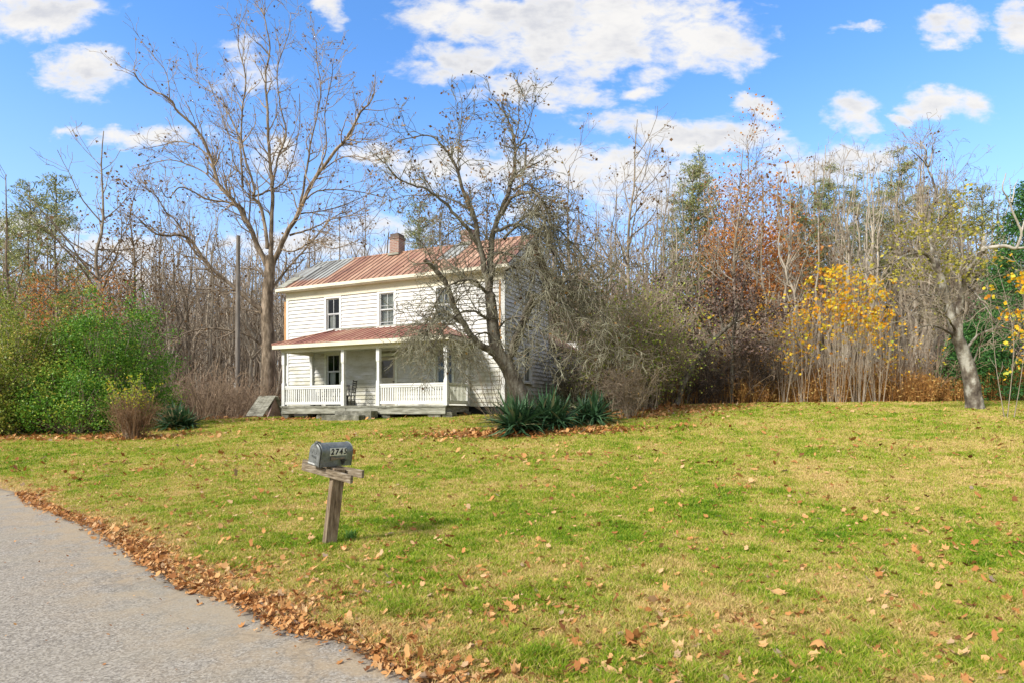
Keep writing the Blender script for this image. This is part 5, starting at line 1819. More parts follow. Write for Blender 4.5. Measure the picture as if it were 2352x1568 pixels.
UP = [dict(thick=0), dict(dens=7.0, len=1.3, ang=48, start=.15, fall=.3, trop=.03, wander=.24, seg=.16, rmin=.009, rmax=.02),
      dict(dens=5.5, len=.6, ang=45, trop=.0, wander=.28, seg=.12, rmin=.0075, rmax=.012), dict(dens=3.2, len=.22, ang=45, trop=-.02, wander=.3, seg=.1, rmin=.0035)]
DN = [dict(thick=0), dict(dens=9.5, len=1.5, ang=58, start=.08, fall=.2, trop=-.10, wander=.26, seg=.16, rmin=.009, rmax=.018),
      dict(dens=7.5, len=.7, ang=50, trop=-.10, wander=.3, seg=.12, rmin=.0075, rmax=.012), dict(dens=3.2, len=.24, ang=45, trop=-.05, wander=.3, seg=.1, rmin=.0035)]
for i, (l, dz, r0, r1, md) in enumerate(main):
    pts = from_pic(l, D1, dz) - foot
    a, b = S.limb(pts, r0, r1, 0, .03 if i else .012, n=(14 if i == 0 else None))
    if i == 0:
        b[:3] *= [1.18, 1.08, 1.0]
        S.sprout(a, b, [UP[0], dict(dens=.6, len=.7, ang=70, start=.5, trop=0, wander=.25, seg=.15, rmin=.006, rmax=.015), UP[2]], 1)
    elif md: S.sprout(a, b, UP if md == 1 else DN, 1, start=.12)
S.leaf_at_tips(.028, 1, .04)
# leaves left on the topmost shoots
tp = [t for t in S.tips if t[0][2] > 6.8]
for (p, d) in tp:
    if S.r.random() < .6: S.leaves.append(p + S.r.normal(0, .05, 3))
put('apple_tree', foot, (S.trunk_mesh('trunk', M['bark_old']), S.crown_mesh('crown', M['twig_lichen'], M['leaf_dry'], .10, .7)),
    'gnarled old apple tree with drooping grey twigs before the right end of the house', 'tree')

# ================================================================ right hand old tree on the lawn
def z4(l): return [(1862 + x / 2.232, 277.7 + y / 2.232) for x, y in l]


D2 = 20.0
foot = P(2240, 937, D2); foot[2] = H(foot[0], foot[1])
S = Plant(13)
main = [
    (z4([(845, 1500), (838, 1440), (815, 1300), (780, 1180), (745, 1090), (712, 980), (685, 870), (655, 760)]), 0, .32, .10, 1, .7),
    (z4([(760, 1110), (765, 980), (780, 860), (800, 790), (850, 710), (890, 655)]), -1.0, .12, .07, 1, .2),
    (z4([(655, 765), (640, 700), (615, 620), (605, 500), (635, 420), (638, 340), (600, 240), (590, 150), (560, 100)]), .8, .10, .014, 1, .1),
    (z4([(605, 235), (622, 170), (625, 130), (650, 80)]), .3, .04, .01, 1, .3),
    (z4([(600, 240), (570, 200), (515, 150)]), -.4, .035, .01, 0, .3),
    (z4([(655, 780), (600, 695), (540, 680), (470, 700), (400, 740), (340, 755), (270, 780)]), -1.6, .07, .015, 1, .2),
    (z4([(400, 740), (385, 790)]), -.2, .025, .01, 0, .3),
    (z4([(800, 1180), (850, 1105), (930, 1070), (1010, 1060), (1080, 1110)]), -1.2, .06, .012, 1, .2),
    (z4([(730, 1100), (660, 1060), (600, 1050), (500, 1080)]), -1.3, .05, .01, 1, .2),
    (z4([(830, 1240), (860, 1170), (880, 1110), (920, 1000)]), -1, .04, .01, 1, .2),
    (z4([(712, 980), (680, 880), (620, 800), (540, 780), (440, 840)]), 1.2, .06, .012, 1, .2),
    (z4([(700, 950), (640, 900), (560, 900), (480, 960)]), -1.4, .05, .01, 1, .2),
    (z4([(640, 700), (700, 620), (760, 560), (800, 500)]), 1.0, .05, .01, 1, .2),
    (z4([(640, 420), (690, 350), (760, 270), (810, 210)]), .8, .03, .008, 1, .2),
    (z4([(610, 560), (540, 480), (460, 420)]), 1.2, .04, .01, 1, .2),
    (z4([(635, 560), (700, 480), (780, 440)]), -1, .04, .01, 1, .2),
    (z4([(745, 1090), (700, 1010), (600, 960), (520, 1000)]), -2, .05, .01, 1, .2),
    (z4([(790, 830), (840, 880), (900, 960), (960, 1060)]), -1.5, .05, .01, 1, .2),
]
UP2 = [dict(thick=0), dict(dens=6.0, len=1.3, ang=50, start=.15, fall=.3, trop=.01, wander=.24, seg=.16, rmin=.005, rmax=.016),
       dict(dens=4.0, len=.5, ang=48, trop=.0, wander=.28, seg=.12, rmin=.0055, rmax=.008), dict(dens=1.6, len=.22, ang=45, trop=0, wander=.3, seg=.1, rmin=.0035)]
for i, (l, dz, r0, r1, md, st0) in enumerate(main):
    pts = from_pic(l, D2, dz) - foot
    a, b = S.limb(pts, r0, r1, 0, .03 if i else .01)
    if i == 0: b[:4] *= np.array([1.18, 1.1, 1.04, 1.0])
    if md: S.sprout(a, b, UP2, 1, start=st0)
# olive leaves high in the middle of the crown
for (p, d) in S.tips:
    if 4.2 < p[2] < 6.7 and p[0] < .8 and S.r.random() < .8:
        for _ in range(11): S.leaves.append(p + S.r.normal(0, .14, 3))
o = put('old_tree', foot, (S.trunk_mesh('trunk', M['bark_white']), S.crown_mesh('crown', M['twig_grey'], M['leaf_olive'], .10, .8)),
        'old leaning tree with pale patchy trunk and olive leaves on the right lawn', 'tree')
D3 = Plant(14)
dead = [(z4([(885, 660), (905, 655), (960, 645), (1010, 645), (1050, 655), (1072, 610), (1080, 570), (1045, 490), (1010, 400), (985, 350), (1000, 270)]), -.8, .085, .015),
        (z4([(1030, 420), (1040, 380), (1045, 340), (1066, 300)]), .2, .03, .012), (z4([(1080, 570), (1100, 500), (1110, 430)]), .3, .04, .02), (z4([(1050, 655), (1100, 650), (1130, 640)]), -.3, .05, .03),
        (z4([(887, 655), (886, 610), (892, 575)]), .0, .06, .035)]
for l, dz, r0, r1 in dead:
    pts = from_pic(l, D2 - 1.0, dz) - foot
    D3.limb(pts, r0, r1, 0, .015)
me = D3.trunk_mesh('dead_limb', M['bark_bone'])
link(bpy.data.objects.new('dead_limb', me), o)['label'] = 'bare whitish dead limb without twigs'

# ================================================================ evergreen at the right edge
def conifer_mesh(seed, h, w, mat):
    s = Plant(seed); r = s.r
    s.limb([(0, 0, -.3), (0, 0, h * .5), (0, 0, h * .97)], .2, .02)
    for k in range(1500):
        u = r.random() ** 1.2
        z = h * (.03 + .95 * u)
        a = r.uniform(0, 6.283)
        R = w * (1 - u) ** .75 * (.82 + .18 * math.sin(5 * a + 9 * u) + .1 * math.sin(11 * a + 4)) * r.uniform(.55, 1.05)
        p = np.array([math.cos(a) * R, math.sin(a) * R, z - .12 * R])
        if k % 6 == 0: s.limb([np.array([0, 0, z - .2]), p * np.array([.6, .6, 1]) , p], .02, .006, 1, n=5)
        m = 26
        dr = np.array([math.cos(a), math.sin(a), -.25])
        s.leaves += list(p + r.normal(0, .13, (m, 3)) * np.array([1, 1, .6]) + dr[None] * r.uniform(0, .45, (m, 1)))
    return s.trunk_mesh('trunk', M['bark_grey']), s.crown_mesh('crown', M['twig_dark'], M[mat], .13, .35, droop=.25)


cm = conifer_mesh(21, 9.6, 3.1, 'needle_dark')
c = P(2375, 930, 26); put('cedar_tree', (c[0], c[1], H(c[0], c[1])), cm, 'dense dark green conifer at the right edge behind the old leaning tree', 'tree')
cm2 = conifer_mesh(22, 3.6, 1.8, 'needle_dark')
c = P(2235, 930, 27.5); put('small_cedar', (c[0], c[1], H(c[0], c[1])), cm2, 'low dark green conifer behind the trunk of the old leaning tree', 'tree')

# ================================================================ yellow leaved saplings
def sapling(seed, h, n, leafn, leaf='leaf_yellow', size=.17, lo=.4, spreadw=.3, twig='twig_pale', clus=3):
    s = Plant(seed); r = s.r
    for k in range(n):
        a = r.uniform(0, 6.283); sp = r.uniform(0, spreadw)
        b = np.array([math.cos(a) * sp * .6, math.sin(a) * sp * .6, -.1])
        hh = h * r.uniform(.75, 1.0)
        t = b + np.array([math.cos(a) * sp * 1.6, math.sin(a) * sp * 1.6, hh])
        A, R = s.limb([b, (b + t) / 2 + r.normal(0, .12, 3), t], .017, .005, 0, .015, n=10)
        s.sprout(A, R, [dict(thick=0), dict(dens=2.2, len=h * .16, ang=35, start=.25, trop=.12, wander=.12, seg=.2, rmin=.005, rmax=.01), dict(dens=1.5, len=.3, ang=35, trop=.08, wander=.15, seg=.15, rmin=.004)], 1)
    cand = [t for t in s.tips if t[0][2] > h * lo]
    for _ in range(leafn):
        p, d = cand[int(r.integers(len(cand)))]
        if r.random() > ((p[2] / h - lo) / (1 - lo)) ** .6 + .15: continue
        for _ in range(clus): s.leaves.append(p + r.normal(0, .1, 3))
    return s.trunk_mesh('trunk', M[twig]), s.crown_mesh('crown', M[twig], M[leaf], size)


SAPS = {}


def single_out(groups):
    for lab, L_ in groups.items():
        L_.sort(key=lambda t: t[0])
        m = len(L_)
        for i, (xv, o) in enumerate(L_):
            pre = '' if m == 1 else ('left ', 'right ')[i] if m == 2 else ('leftmost ', 'middle ', 'rightmost ')[i] if m == 3 else ('first ', 'second ', 'third ', 'fourth ', 'fifth ', 'sixth ', 'seventh ', 'eighth ')[min(i, 7)]
            o['label'] = ' '.join((pre + lab).split()[:16])


sapm = [sapling(30 + i, 5.2, [11, 9, 9, 10][i], [190, 110, 45, 12][i], size=.14, clus=2, spreadw=.6, lo=[.38, .25, .2, .3][i]) for i in range(4)]
for i, (xv, d, sc, k) in enumerate([(1905, 27, 1.1, 0), (1935, 27.6, 1.15, 0), (1965, 26.8, 1.02, 0), (1990, 27.8, 1.05, 0), (2018, 26.6, .9, 0), (2040, 27.3, .82, 1), (2075, 27.0, .75, 2), (1870, 28, 1.0, 2), (1848, 27.2, .98, 1),
                                    (1825, 28.0, 1.08, 1), (1800, 27.3, .85, 1), (1950, 29, 1.1, 3), (2000, 29.5, 1.0, 3), (1885, 29, 1.02, 3), (1925, 26.3, .8, 3), (1975, 26.2, .7, 3), (1840, 29.4, 1.15, 2), (1780, 28.8, .85, 3), (2110, 28, .8, 3), (2140, 27.4, .7, 2), (1560, 28.2, 1.0, 2), (1620, 29.5, 1.1, 2), (1700, 30, 1.15, 2), (1740, 29.5, 1.1, 1)]):
    c = P(xv, 930, d)
    lb = ['slender sapling crowned with bright yellow leaves', 'slim sapling with scattered yellow leaves', 'thin sapling with few yellow leaves', 'thin nearly leafless pale sapling'][k]
    pl = 'by the dark crowned tree' if xv < 1770 else 'at the left end' if xv < 1830 else 'left of the brightest clump' if xv < 1890 else 'in the brightest clump' if xv < 2025 else 'at the right end'
    dp = 'before' if d < 27 else 'behind' if d > 28.9 else 'among'
    so = put('yellow_sapling', (c[0], c[1], H(c[0], c[1])), sapm[k], f'{lb} {pl} {dp} the other yellow saplings', 'sapling', 'yellow saplings at the far edge of the lawn', rotz=i * 1.9, scale=sc)
    SAPS.setdefault(so['label'], []).append((xv, so))
single_out(SAPS)
ys = sapling(40, 4.3, 3, 110, size=.095, lo=.15, spreadw=.25, clus=2)
c = P(2322, 905, 17.5); put('yellow_leaved_sapling', (c[0], c[1], H(c[0], c[1])), ys, 'young sapling with orange and yellow leaves at the right edge beside the old tree', 'sapling', scale=1.05)
c = P(2375, 925, 18.5); put('yellow_leaved_sapling', (c[0], c[1], H(c[0], c[1])), sapling(41, 4.3, 5, 160, size=.095, lo=.1, spreadw=.5, clus=2), 'spreading sapling with yellow leaves cut by the right edge of the photo', 'sapling')

# ================================================================ left bushes
bm1 = bush_mesh(50, 2.9, 2.2, 4.35, 760, 62, 'leaf_moss', .075, cs=.20)
c = P(60, 985, 22.3); put('olive_bush', (c[0], c[1], H(c[0], c[1])), bm1, 'big olive green bush filling the left edge behind the lawn', 'bush')
bm2 = bush_mesh(51, 1.9, 1.7, 4.3, 620, 66, 'leaf_green', .07, cs=.19)
c = P(248, 978, 22.6); put('green_bush', (c[0], c[1], H(c[0], c[1])), bm2, 'bright green rounded bush right of the olive one', 'bush')
bm3 = bush_mesh(52, 1.7, 1.1, 1.9, 330, 50, 'leaf_green', .065, cs=.18)
c = P(170, 985, 20.9); put('low_green_bush', (c[0], c[1], H(c[0], c[1])), bm3, 'low leafy green bush in front of the two tall green bushes', 'bush')
bm4 = bush_mesh(53, 2.0, 1.5, 3.0, 380, 50, 'leaf_moss', .075, cs=.2)
c = P(-60, 992, 20.6); put('olive_bush', (c[0], c[1], H(c[0], c[1])), bm4, 'lower olive bush half outside the left edge', 'bush')
# brown clipped shrub with yellow tips
s = shrub_mesh(54, 1.95, 1.2, 150, 0, 'leaf_yellow', 'twig_rust', .07, 0.0, 3.0, .004)
c = P(308, 1003, 19.2)
sh = put('brown_shrub', (c[0], c[1], H(c[0], c[1])), s, 'dense brown leafless shrub before the green bushes with yellow shoots above', 'shrub', names=('stems', 'twigs'), scale=(.78, .78, .82))
S = Plant(55)
for k in range(26):
    a = S.r.uniform(0, 6.283); b = np.array([math.cos(a) * .25 - .1, math.sin(a) * .25, 0]); t = b + np.array([S.r.uniform(-1.1, .75), S.r.uniform(-.5, .5), S.r.uniform(1.6, 2.5)])
    A, R = S.limb([b, (b + t) / 2 + np.array([0, 0, .25]), t], .008, .004, 1, .02, n=8)
    for q in A[4:]:
        for _ in range(7): S.leaves.append(q + S.r.normal(0, .07, 3))
link(bpy.data.objects.new('shoots', S.crown_mesh('shoots', M['twig_brown'], M['leaf_lime'], .07)), sh)['label'] = 'loose shoots with lime and yellow leaves'

# yuccas
ym = [yucca_mesh(60 + i, 190, .95, M['yucca']) for i in range(3)]
for i, (xv, yv, d, sc, lab) in enumerate([(398, 974, 21.6, 1.1, 'spiky dark green yucca at the foot of the left bushes'), (1182, 992, 18.2, 1.42, 'spiky yucca with long drooping blades left of the old apple trunk'),
                                          (1258, 986, 18.8, 1.38, 'spiky yucca right of the old apple trunk'), (1365, 972, 19.6, 1.2, 'smaller spiky yucca before the thicket right of the house')]):
    c = P(xv, yv, d)
    put('yucca', (c[0], c[1], H(c[0], c[1]) - .04), (ym[i % 3],), lab, 'yucca', names=('blades',), rotz=i, scale=sc)
    c2 = c + np.array([.34 if i != 3 else -.3, .2, 0])
    put('yucca', (c2[0], c2[1], H(c2[0], c2[1]) - .04), (ym[(i + 1) % 3],), ['lower yucca just right of the spiky one by the left bushes', 'second yucca crowded against the old apple trunk', 'yucca behind the one right of the old apple trunk', 'yucca pressed against the smaller one by the thicket'][i], 'yucca', names=('blades',), rotz=i + 2, scale=sc * .85)

# weed tuft at the mailbox foot
r = np.random.default_rng(70)
V, Q, R = [], [], []
for k in range(70):
    a = r.uniform(0, 6.283); l = r.uniform(.06, .16); b = r.normal(0, .035, 2); b_ = len(V)
    d = np.array([math.cos(a), math.sin(a)]) * l * r.uniform(.2, .9); w = .004; sx, sy = -math.sin(a) * w, math.cos(a) * w
    V += [(b[0] - sx, b[1] - sy, 0), (b[0] + sx, b[1] + sy, 0), (b[0] + d[0] * .5 + sx, b[1] + d[1] * .5 + sy, l * .7), (b[0] + d[0] * .5 - sx, b[1] + d[1] * .5 - sy, l * .7), (b[0] + d[0] + sx * .2, b[1] + d[1] + sy * .2, l * .8), (b[0] + d[0] - sx * .2, b[1] + d[1] - sy * .2, l * .8)]
    Q += [(b_, b_ + 1, b_ + 2, b_ + 3), (b_ + 3, b_ + 2, b_ + 4, b_ + 5)]; R += [r.uniform(.3, .8)] * 6
M['tuft'] = mat_leaf('tuft_blade', [(0, (0.06, .17, .03)), (1, (0.2, .36, .08))])
me = raw_mesh('grass_tuft', V, Q, None, attrs={'rnd': R}, mats=[M['tuft']])
c = P(805, 1240, 7.35)
o = bpy.data.objects.new('grass_tuft', me); o.location = (c[0], c[1], H(c[0], c[1])); link(o); tag(o, 'taller green grass tuft right of the mailbox post', 'grass tuft')

# bare stems before the corner of the house
s = shrub_mesh(71, 2.6, 1.3, 16, 0, 'leaf_moss', 'twig_brown', .06, .02, 1.6, .005)
c = P(1150, 968, 20.6); put('bare_shrub', (c[0], c[1], H(c[0], c[1])), s, 'thin bare fan of stems left of the old apple trunk', 'shrub', names=('stems', 'twigs'))

# ================================================================ thicket right of the house
th = [shrub_mesh(80, 4.6, 2.2, 36, 5200, 'leaf_moss', 'twig_brown', .07, .02, 3.4, .008), shrub_mesh(81, 4.2, 2.6, 40, 0, 'leaf_moss', 'twig_lichen', .06, .035, 3.6, .008),
      shrub_mesh(82, 3.4, 1.6, 44, 300, 'leaf_dry', 'twig_brown', .08, .0, 3.6, .008), shrub_mesh(83, 3.0, 2.4, 32, 300, 'leaf_dry', 'twig_dark', .08, .03, 3.6, .009)]
SHR = [
    (1448, 968, 20.8, 2, .6, 'upright brown stick shrub standing foremost at the lawn corner'),
    (1425, 950, 23.8, 0, 1.1, 'tallest green tinged shrub right of the house'), (1480, 945, 24.5, 0, 1.05, 'green tinged shrub between the stick shrub and the dark tree'),
    (1345, 955, 26.0, 1, .8, 'grey twiggy shrub at the rear of the side wall'), (1520, 938, 28, 2, .75, 'brown shrub behind the leaf bed'), (1600, 935, 28.5, 3, 1.0, 'dark low shrub under the purple brown crown'),
    (1730, 930, 29, 3, 1.05, 'dark fan shaped shrub right of the thin dark trunk'), (1570, 940, 29.5, 2, 1.0, 'brown shrub left of the leaning dark trunk'), (1690, 928, 30.5, 2, 1.25, 'tall brown shrub behind the thin dark trunk'),
    (1770, 926, 31, 2, 1.2, 'brown shrub left of the yellow saplings'), (1490, 940, 28.5, 1, .9, 'grey arching shrub behind the green tinged ones'),
]
for (xv, yv, d, k, sc, lab) in SHR:
    c = P(xv, yv, d)
    put('shrub', (c[0], c[1], H(c[0], c[1])), th[k], lab, 'shrub', 'shrubs right of the house', names=('stems', 'twigs'), rotz=xv * .7, scale=sc)

# dark crowned small tree with leaning trunk
S = Plant(90)
D4 = 27.5
foot = P(1552, 925, D4); foot[2] = H(foot[0], foot[1])
for l, dz, r0, r1, sp in [([(1552, 930), (1575, 870), (1610, 815), (1640, 780), (1680, 745)], 0, .16, .08, 0), ([(1640, 780), (1600, 720), (1570, 690), (1530, 680)], -1, .06, .02, 1), ([(1680, 745), (1740, 720), (1800, 700)], -1, .05, .015, 1),
                       ([(1660, 765), (1650, 700), (1640, 650)], .5, .06, .02, 1), ([(1680, 745), (1700, 690), (1710, 640)], 0, .05, .02, 1), ([(1640, 780), (1700, 775), (1770, 790)], -1, .04, .015, 1), ([(1610, 815), (1560, 780), (1510, 790)], -1, .04, .015, 1)]:
    pts = from_pic(l, D4, dz) - foot
    a, b = S.limb(pts, r0, r1, 0, .03)
    if sp: S.sprout(a, b, [dict(thick=0), dict(dens=6.0, len=1.1, ang=50, start=.1, trop=.02, wander=.25, seg=.2, rmin=.009, rmax=.02), dict(dens=5.0, len=.55, ang=45, trop=0, wander=.3, seg=.15, rmin=.006)], 1)
for (p, d) in S.tips:
    for _ in range(8): S.leaves.append(p + S.r.normal(0, .16, 3))
put('dark_leaved_tree', foot, (S.trunk_mesh('trunk', M['bark_old']), S.crown_mesh('crown', M['twig_dark'], M['leaf_plum'], .13, .6)), 'small leaning tree with dull purple brown crown at the far lawn edge', 'tree')
S = Plant(91)
D4 = 28.5
foot = P(1680, 925, D4); foot[2] = H(foot[0], foot[1])
for l, dz, r0, r1, sp in [([(1680, 935), (1681, 870), (1683, 800), (1690, 740), (1700, 690)], 0, .13, .04, 1), ([(1683, 810), (1730, 790), (1790, 800)], -.8, .04, .015, 1), ([(1683, 800), (1660, 750), (1640, 735)], .5, .04, .015, 1)]:
    a, b = S.limb(from_pic(l, D4, dz) - foot, r0, r1, 0, .02)
    S.sprout(a, b, [dict(thick=0), dict(dens=3.0, len=.9, ang=55, start=.4, trop=.0, wander=.25, seg=.2, rmin=.007, rmax=.02), dict(dens=3.0, len=.45, ang=45, trop=0, wander=.3, seg=.15, rmin=.006)], 1)
for (p, d) in S.tips:
    for _ in range(7): S.leaves.append(p + S.r.normal(0, .2, 3))
put('dark_stemmed_tree', foot, (S.trunk_mesh('trunk', M['bark_old']), S.crown_mesh('crown', M['twig_dark'], M['leaf_plum'], .10, .6)), 'thin straight dark trunk right of the leaning dark tree', 'tree')

# ================================================================ tall dry weeds along the far edge of the lawn
def weeds():
    n = 40000
    xv = rng.uniform(1700, 2560, n)
    y = rng.uniform(25.6, 33, n)
    x = (xv - 1176) / F * y
    kp = lawn_mask(x, y) < .45
    x, y = x[kp], y[kp]
    n2 = 2200; x2 = rng.uniform(5, 18, n2); y2 = rng.uniform(27, 36, n2); x = np.concatenate([x, x2]); y = np.concatenate([y, y2])
    kp = lawn_mask(x, y) < .45; x, y = x[kp], y[kp]
    n = len(x); z = height(x, y)
    h = rng.uniform(.6, 1.6, n) * (1 + .3 * np.sin(x * .9)) * (.55 + .45 * sstep(lawn_mask(x, y), .4, .02))
    a = rng.uniform(0, 6.283, n); w = rng.uniform(.006, .016, n)
    la = rng.uniform(0, 6.283, n); ln = rng.uniform(.05, .35, n) * h
    V = np.empty((n, 4, 3), np.float32)
    V[:, 0] = np.stack([x - np.cos(a) * w, y - np.sin(a) * w, z - .05], 1); V[:, 1] = np.stack([x + np.cos(a) * w, y + np.sin(a) * w, z - .05], 1)
    V[:, 2] = np.stack([x + np.cos(la) * ln + np.cos(a) * w * .4, y + np.sin(la) * ln + np.sin(a) * w * .4, z + h], 1); V[:, 3] = np.stack([x + np.cos(la) * ln - np.cos(a) * w * .4, y + np.sin(la) * ln - np.sin(a) * w * .4, z + h], 1)
    # seed heads and dry leaves
    k = 3
    idx = np.repeat(np.arange(n), k)
    t = rng.uniform(.25, 1.0, len(idx))
    c = np.stack([x[idx] + np.cos(la[idx]) * ln[idx] * t, y[idx] + np.sin(la[idx]) * ln[idx] * t, z[idx] + h[idx] * t], 1) + rng.normal(0, .03, (len(idx), 3))
    d1 = rng.normal(0, 1, (len(idx), 3)); d1 /= np.linalg.norm(d1, axis=1, keepdims=True); d2 = np.cross(d1, rng.normal(0, 1, (len(idx), 3))); d2 /= np.linalg.norm(d2, axis=1, keepdims=True)
    sz = rng.uniform(.03, .08, (len(idx), 1))
    LV = np.stack([c, c + d1 * sz + d2 * sz * .4, c + d1 * sz * 2, c + d1 * sz - d2 * sz * .4], 1)
    VV = np.concatenate([V.reshape(-1, 3), LV.reshape(-1, 3)])
    me = raw_mesh('dry_weeds', VV, np.arange(len(VV)).reshape(-1, 4), None, attrs={'rnd': np.concatenate([np.repeat(rng.random(n) * .8, 4), np.repeat(rng.random(len(idx)), 4)])}, mats=[M['weed']])
    o = bpy.data.objects.new('dry_weeds', me); link(o); tag(o, 'band of tall rust brown dry weeds at the far edge of the lawn', 'weeds', kind='stuff')


weeds()

# ================================================================ forest
T = {}
T['f1'] = bare_tree(101, 20, .25, leafp=.07, twig='twig_brown'); T['f2'] = bare_tree(102, 21, .24, bark='bark_pale', leafp=.03); T['f3'] = bare_tree(103, 18, .2, leafp=.12); T['f4'] = bare_tree(104, 20, .22, leafp=.05, bark='bark_pale')
T['w1'] = bare_tree(105, 16, .22, 'wide', leafp=.1); T['w2'] = bare_tree(106, 15, .2, 'wide', leafp=.3, bark='bark_tan', twig='twig_brown')
T['s1'] = bare_tree(107, 19, .2, 'spire', bark='bark_pale', twig='twig_pale'); T['s2'] = bare_tree(108, 17, .16, 'spire', leafp=.1, twig='twig_brown', bark='bark_grey'); T['s3'] = bare_tree(109, 20, .23, 'spire', bark='bark_pale')
T['y1'] = bare_tree(110, 9, .09, 'wide', leafp=.12, bark='bark_grey', twig='twig_brown', lsize=.12); T['y2'] = bare_tree(111, 8, .08, 'forest', leafp=.2, bark='bark_tan', twig='twig_brown', lsize=.12)
T['o1'] = leafy_tree(112, 18, .22, 'leaf_rust', .13, 16, .30, .2, spread=.5, thin=.66); T['o2'] = leafy_tree(113, 9, .12, 'leaf_rust', .12, 10, .2, .3, spread=.38)
T['d1'] = leafy_tree(114, 15, .18, 'leaf_dry', .14, 3, .35, .16, bark='bark_tan')
T['p1'] = pine_tree(115, 20, .22, .42, .15, dense=1.5); T['p2'] = pine_tree(116, 18, .18, .5, .13, dense=1.3); T['p3'] = pine_tree(117, 16, .2, .35, .2, dense=1.1)
TH = dict(f1=20, f2=21, f3=18, f4=20, w1=16, w2=15, s1=19, s2=17, s3=20, y1=9, y2=8, o1=18, o2=9, d1=15, p1=20, p2=18, p3=16)


def plant_tree(k, xv, d, top, label, cat='tree', group=None, kind='bare_tree', rot=None, lean=0.0):
    x = (xv - 1176) / F * d
    g = H(x, d)
    h = EYE + (944 - top) / F * d - g
    sc = h / TH[k]
    o = put(kind, (x, d, g), T[k], label, cat, group, rotz=(xv * 1.37 if rot is None else rot), scale=(max(sc, .75) if k[0] in 'fsy' else sc, max(sc, .75) if k[0] in 'fsy' else sc, sc))
    if lean: o.rotation_euler = (0, lean, o.rotation_euler[2])
    return o


special = [
    # right wood
    ('w1', 1447, 33, 285, 'forked bare tree with upswept limbs rising above the thicket right of the house', 'bare_tree'),
    ('w2', 1310, 34, 385, 'bare tree with tan leaves left of the forked one behind the apple tree', 'bare_tree'),
    ('f3', 1390, 38, 430, 'slim bare tree with brown leaves between the apple tree and the forked tree', 'bare_tree'),
    ('p1', 1602, 46, 345, 'tall green white pine standing left of the rust oak', 'pine_tree'), ('p2', 1548, 50, 440, 'thinner pine left of the tall green one', 'pine_tree'),
    ('o1', 1712, 40, 325, 'rust orange oak, the tallest coloured tree of the right wood', 'oak_tree'), ('o2', 1800, 38, 455, 'lower rust orange oak right of the tallest one', 'oak_tree'), ('o2', 1660, 42, 470, 'low rust oak left of the tallest one', 'oak_tree'),
    ('o2', 1850, 44, 500, 'faded rust oak farthest right of the three', 'oak_tree'),
    ('w1', 1690, 36, 350, 'grey bare tree in front of the rust oak', 'bare_tree'),
    ('p1', 1912, 44, 375, 'dark green pine rising right of the rust oaks', 'pine_tree'), ('p2', 1880, 48, 430, 'thin pine left of the dark green one', 'pine_tree'), ('p1', 2062, 42, 335, 'tallest dark pine of the right wood', 'pine_tree'),
    ('p2', 2020, 46, 420, 'pine just left of the tallest dark one', 'pine_tree'), ('p3', 2130, 44, 430, 'pine with a broad crown behind the old leaning tree', 'pine_tree'), ('p3', 2255, 36, 425, 'dark olive crowned pine right of the old leaning tree', 'pine_tree'),
    ('p1', 1835, 43, 425, 'green pine above the left end of the yellow saplings', 'pine_tree'), ('p1', 1972, 41, 395, 'green pine above the brightest yellow saplings', 'pine_tree'), ('p3', 2175, 38, 440, 'bushy green pine between the old leaning tree and its olive neighbour', 'pine_tree'),
    ('p3', 1590, 44, 380, 'second green pine crowding the tall white pine', 'pine_tree'),
    ('p3', 1700, 50, 500, 'dim green pine behind the rust oak', 'pine_tree'),
    ('s1', 1945, 38, 385, 'straight pale trunk rising between the two dark pines', 'bare_tree'), ('s1', 1992, 36, 360, 'pale bare spire close left of the tallest dark pine', 'bare_tree'), ('f2', 2100, 37, 350, 'pale bare tree right of the tallest dark pine', 'bare_tree'),
    # behind the house
    ('p3', 962, 52, 462, 'dark pine standing behind the roof right of the brick chimney', 'pine_tree'), ('d1', 1015, 50, 450, 'brown leaved tree behind the roof ridge', 'tree'), ('d1', 1120, 44, 420, 'brown leaved tree behind the top of the apple tree', 'tree'),
    ('w1', 850, 46, 470, 'round headed bare tree behind the roof left of the brick chimney', 'bare_tree'), ('w2', 770, 44, 490, 'bare tree behind the left end of the roof', 'bare_tree'), ('w1', 700, 48, 500, 'bare tree between the sycamore and the house roof', 'bare_tree'),
    # left wood
    ('p3', 130, 34, 405, 'tall pine with open green crown above the olive bush', 'pine_tree'), ('p3', 70, 36, 420, 'pine with sparse crown leftmost above the olive bush', 'pine_tree'), ('p3', 20, 38, 500, 'lower pine cut by the left edge', 'pine_tree'),
    ('w1', 215, 33, 290, 'slender bare tree with upright tan limbs between the left pines', 'bare_tree'), ('d1', 305, 34, 425, 'brown leaved tree left of the wooden pole', 'tree'), ('w2', 20, 30, 400, 'bare tree with yellowing twigs at the left edge', 'bare_tree'),
    ('o2', 130, 30, 650, 'low orange brown oak behind the olive bush', 'oak_tree'), ('o2', 235, 31, 660, 'low orange brown oak behind the bright green bush', 'oak_tree'), ('o2', 60, 33, 660, 'low orange brown oak at the left edge', 'oak_tree'),
    ('f3', 440, 38, 480, 'slim bare tree in the wood left of the wooden pole', 'bare_tree'), ('f1', 390, 40, 470, 'slim grey bare tree left of the big sycamore limbs', 'bare_tree'),
]
for (k, xv, d, top, lab, kind) in special:
    plant_tree(k, xv, d, top, lab, kind=kind)
r = np.random.default_rng(5)
LOOK = dict(f1='grey bare tree', f2='pale trunked bare tree', f3='bare tree with a few brown leaves', f4='pale bare tree with upswept twigs', w1='wide bare tree', w2='wide tree with tan leaves', s1='straight pale bare trunk',
            s2='thin brown stem with short twigs', s3='tall straight bare trunk', y1='young bare tree', y2='young tree with tan leaves', d1='brown leaved tree')
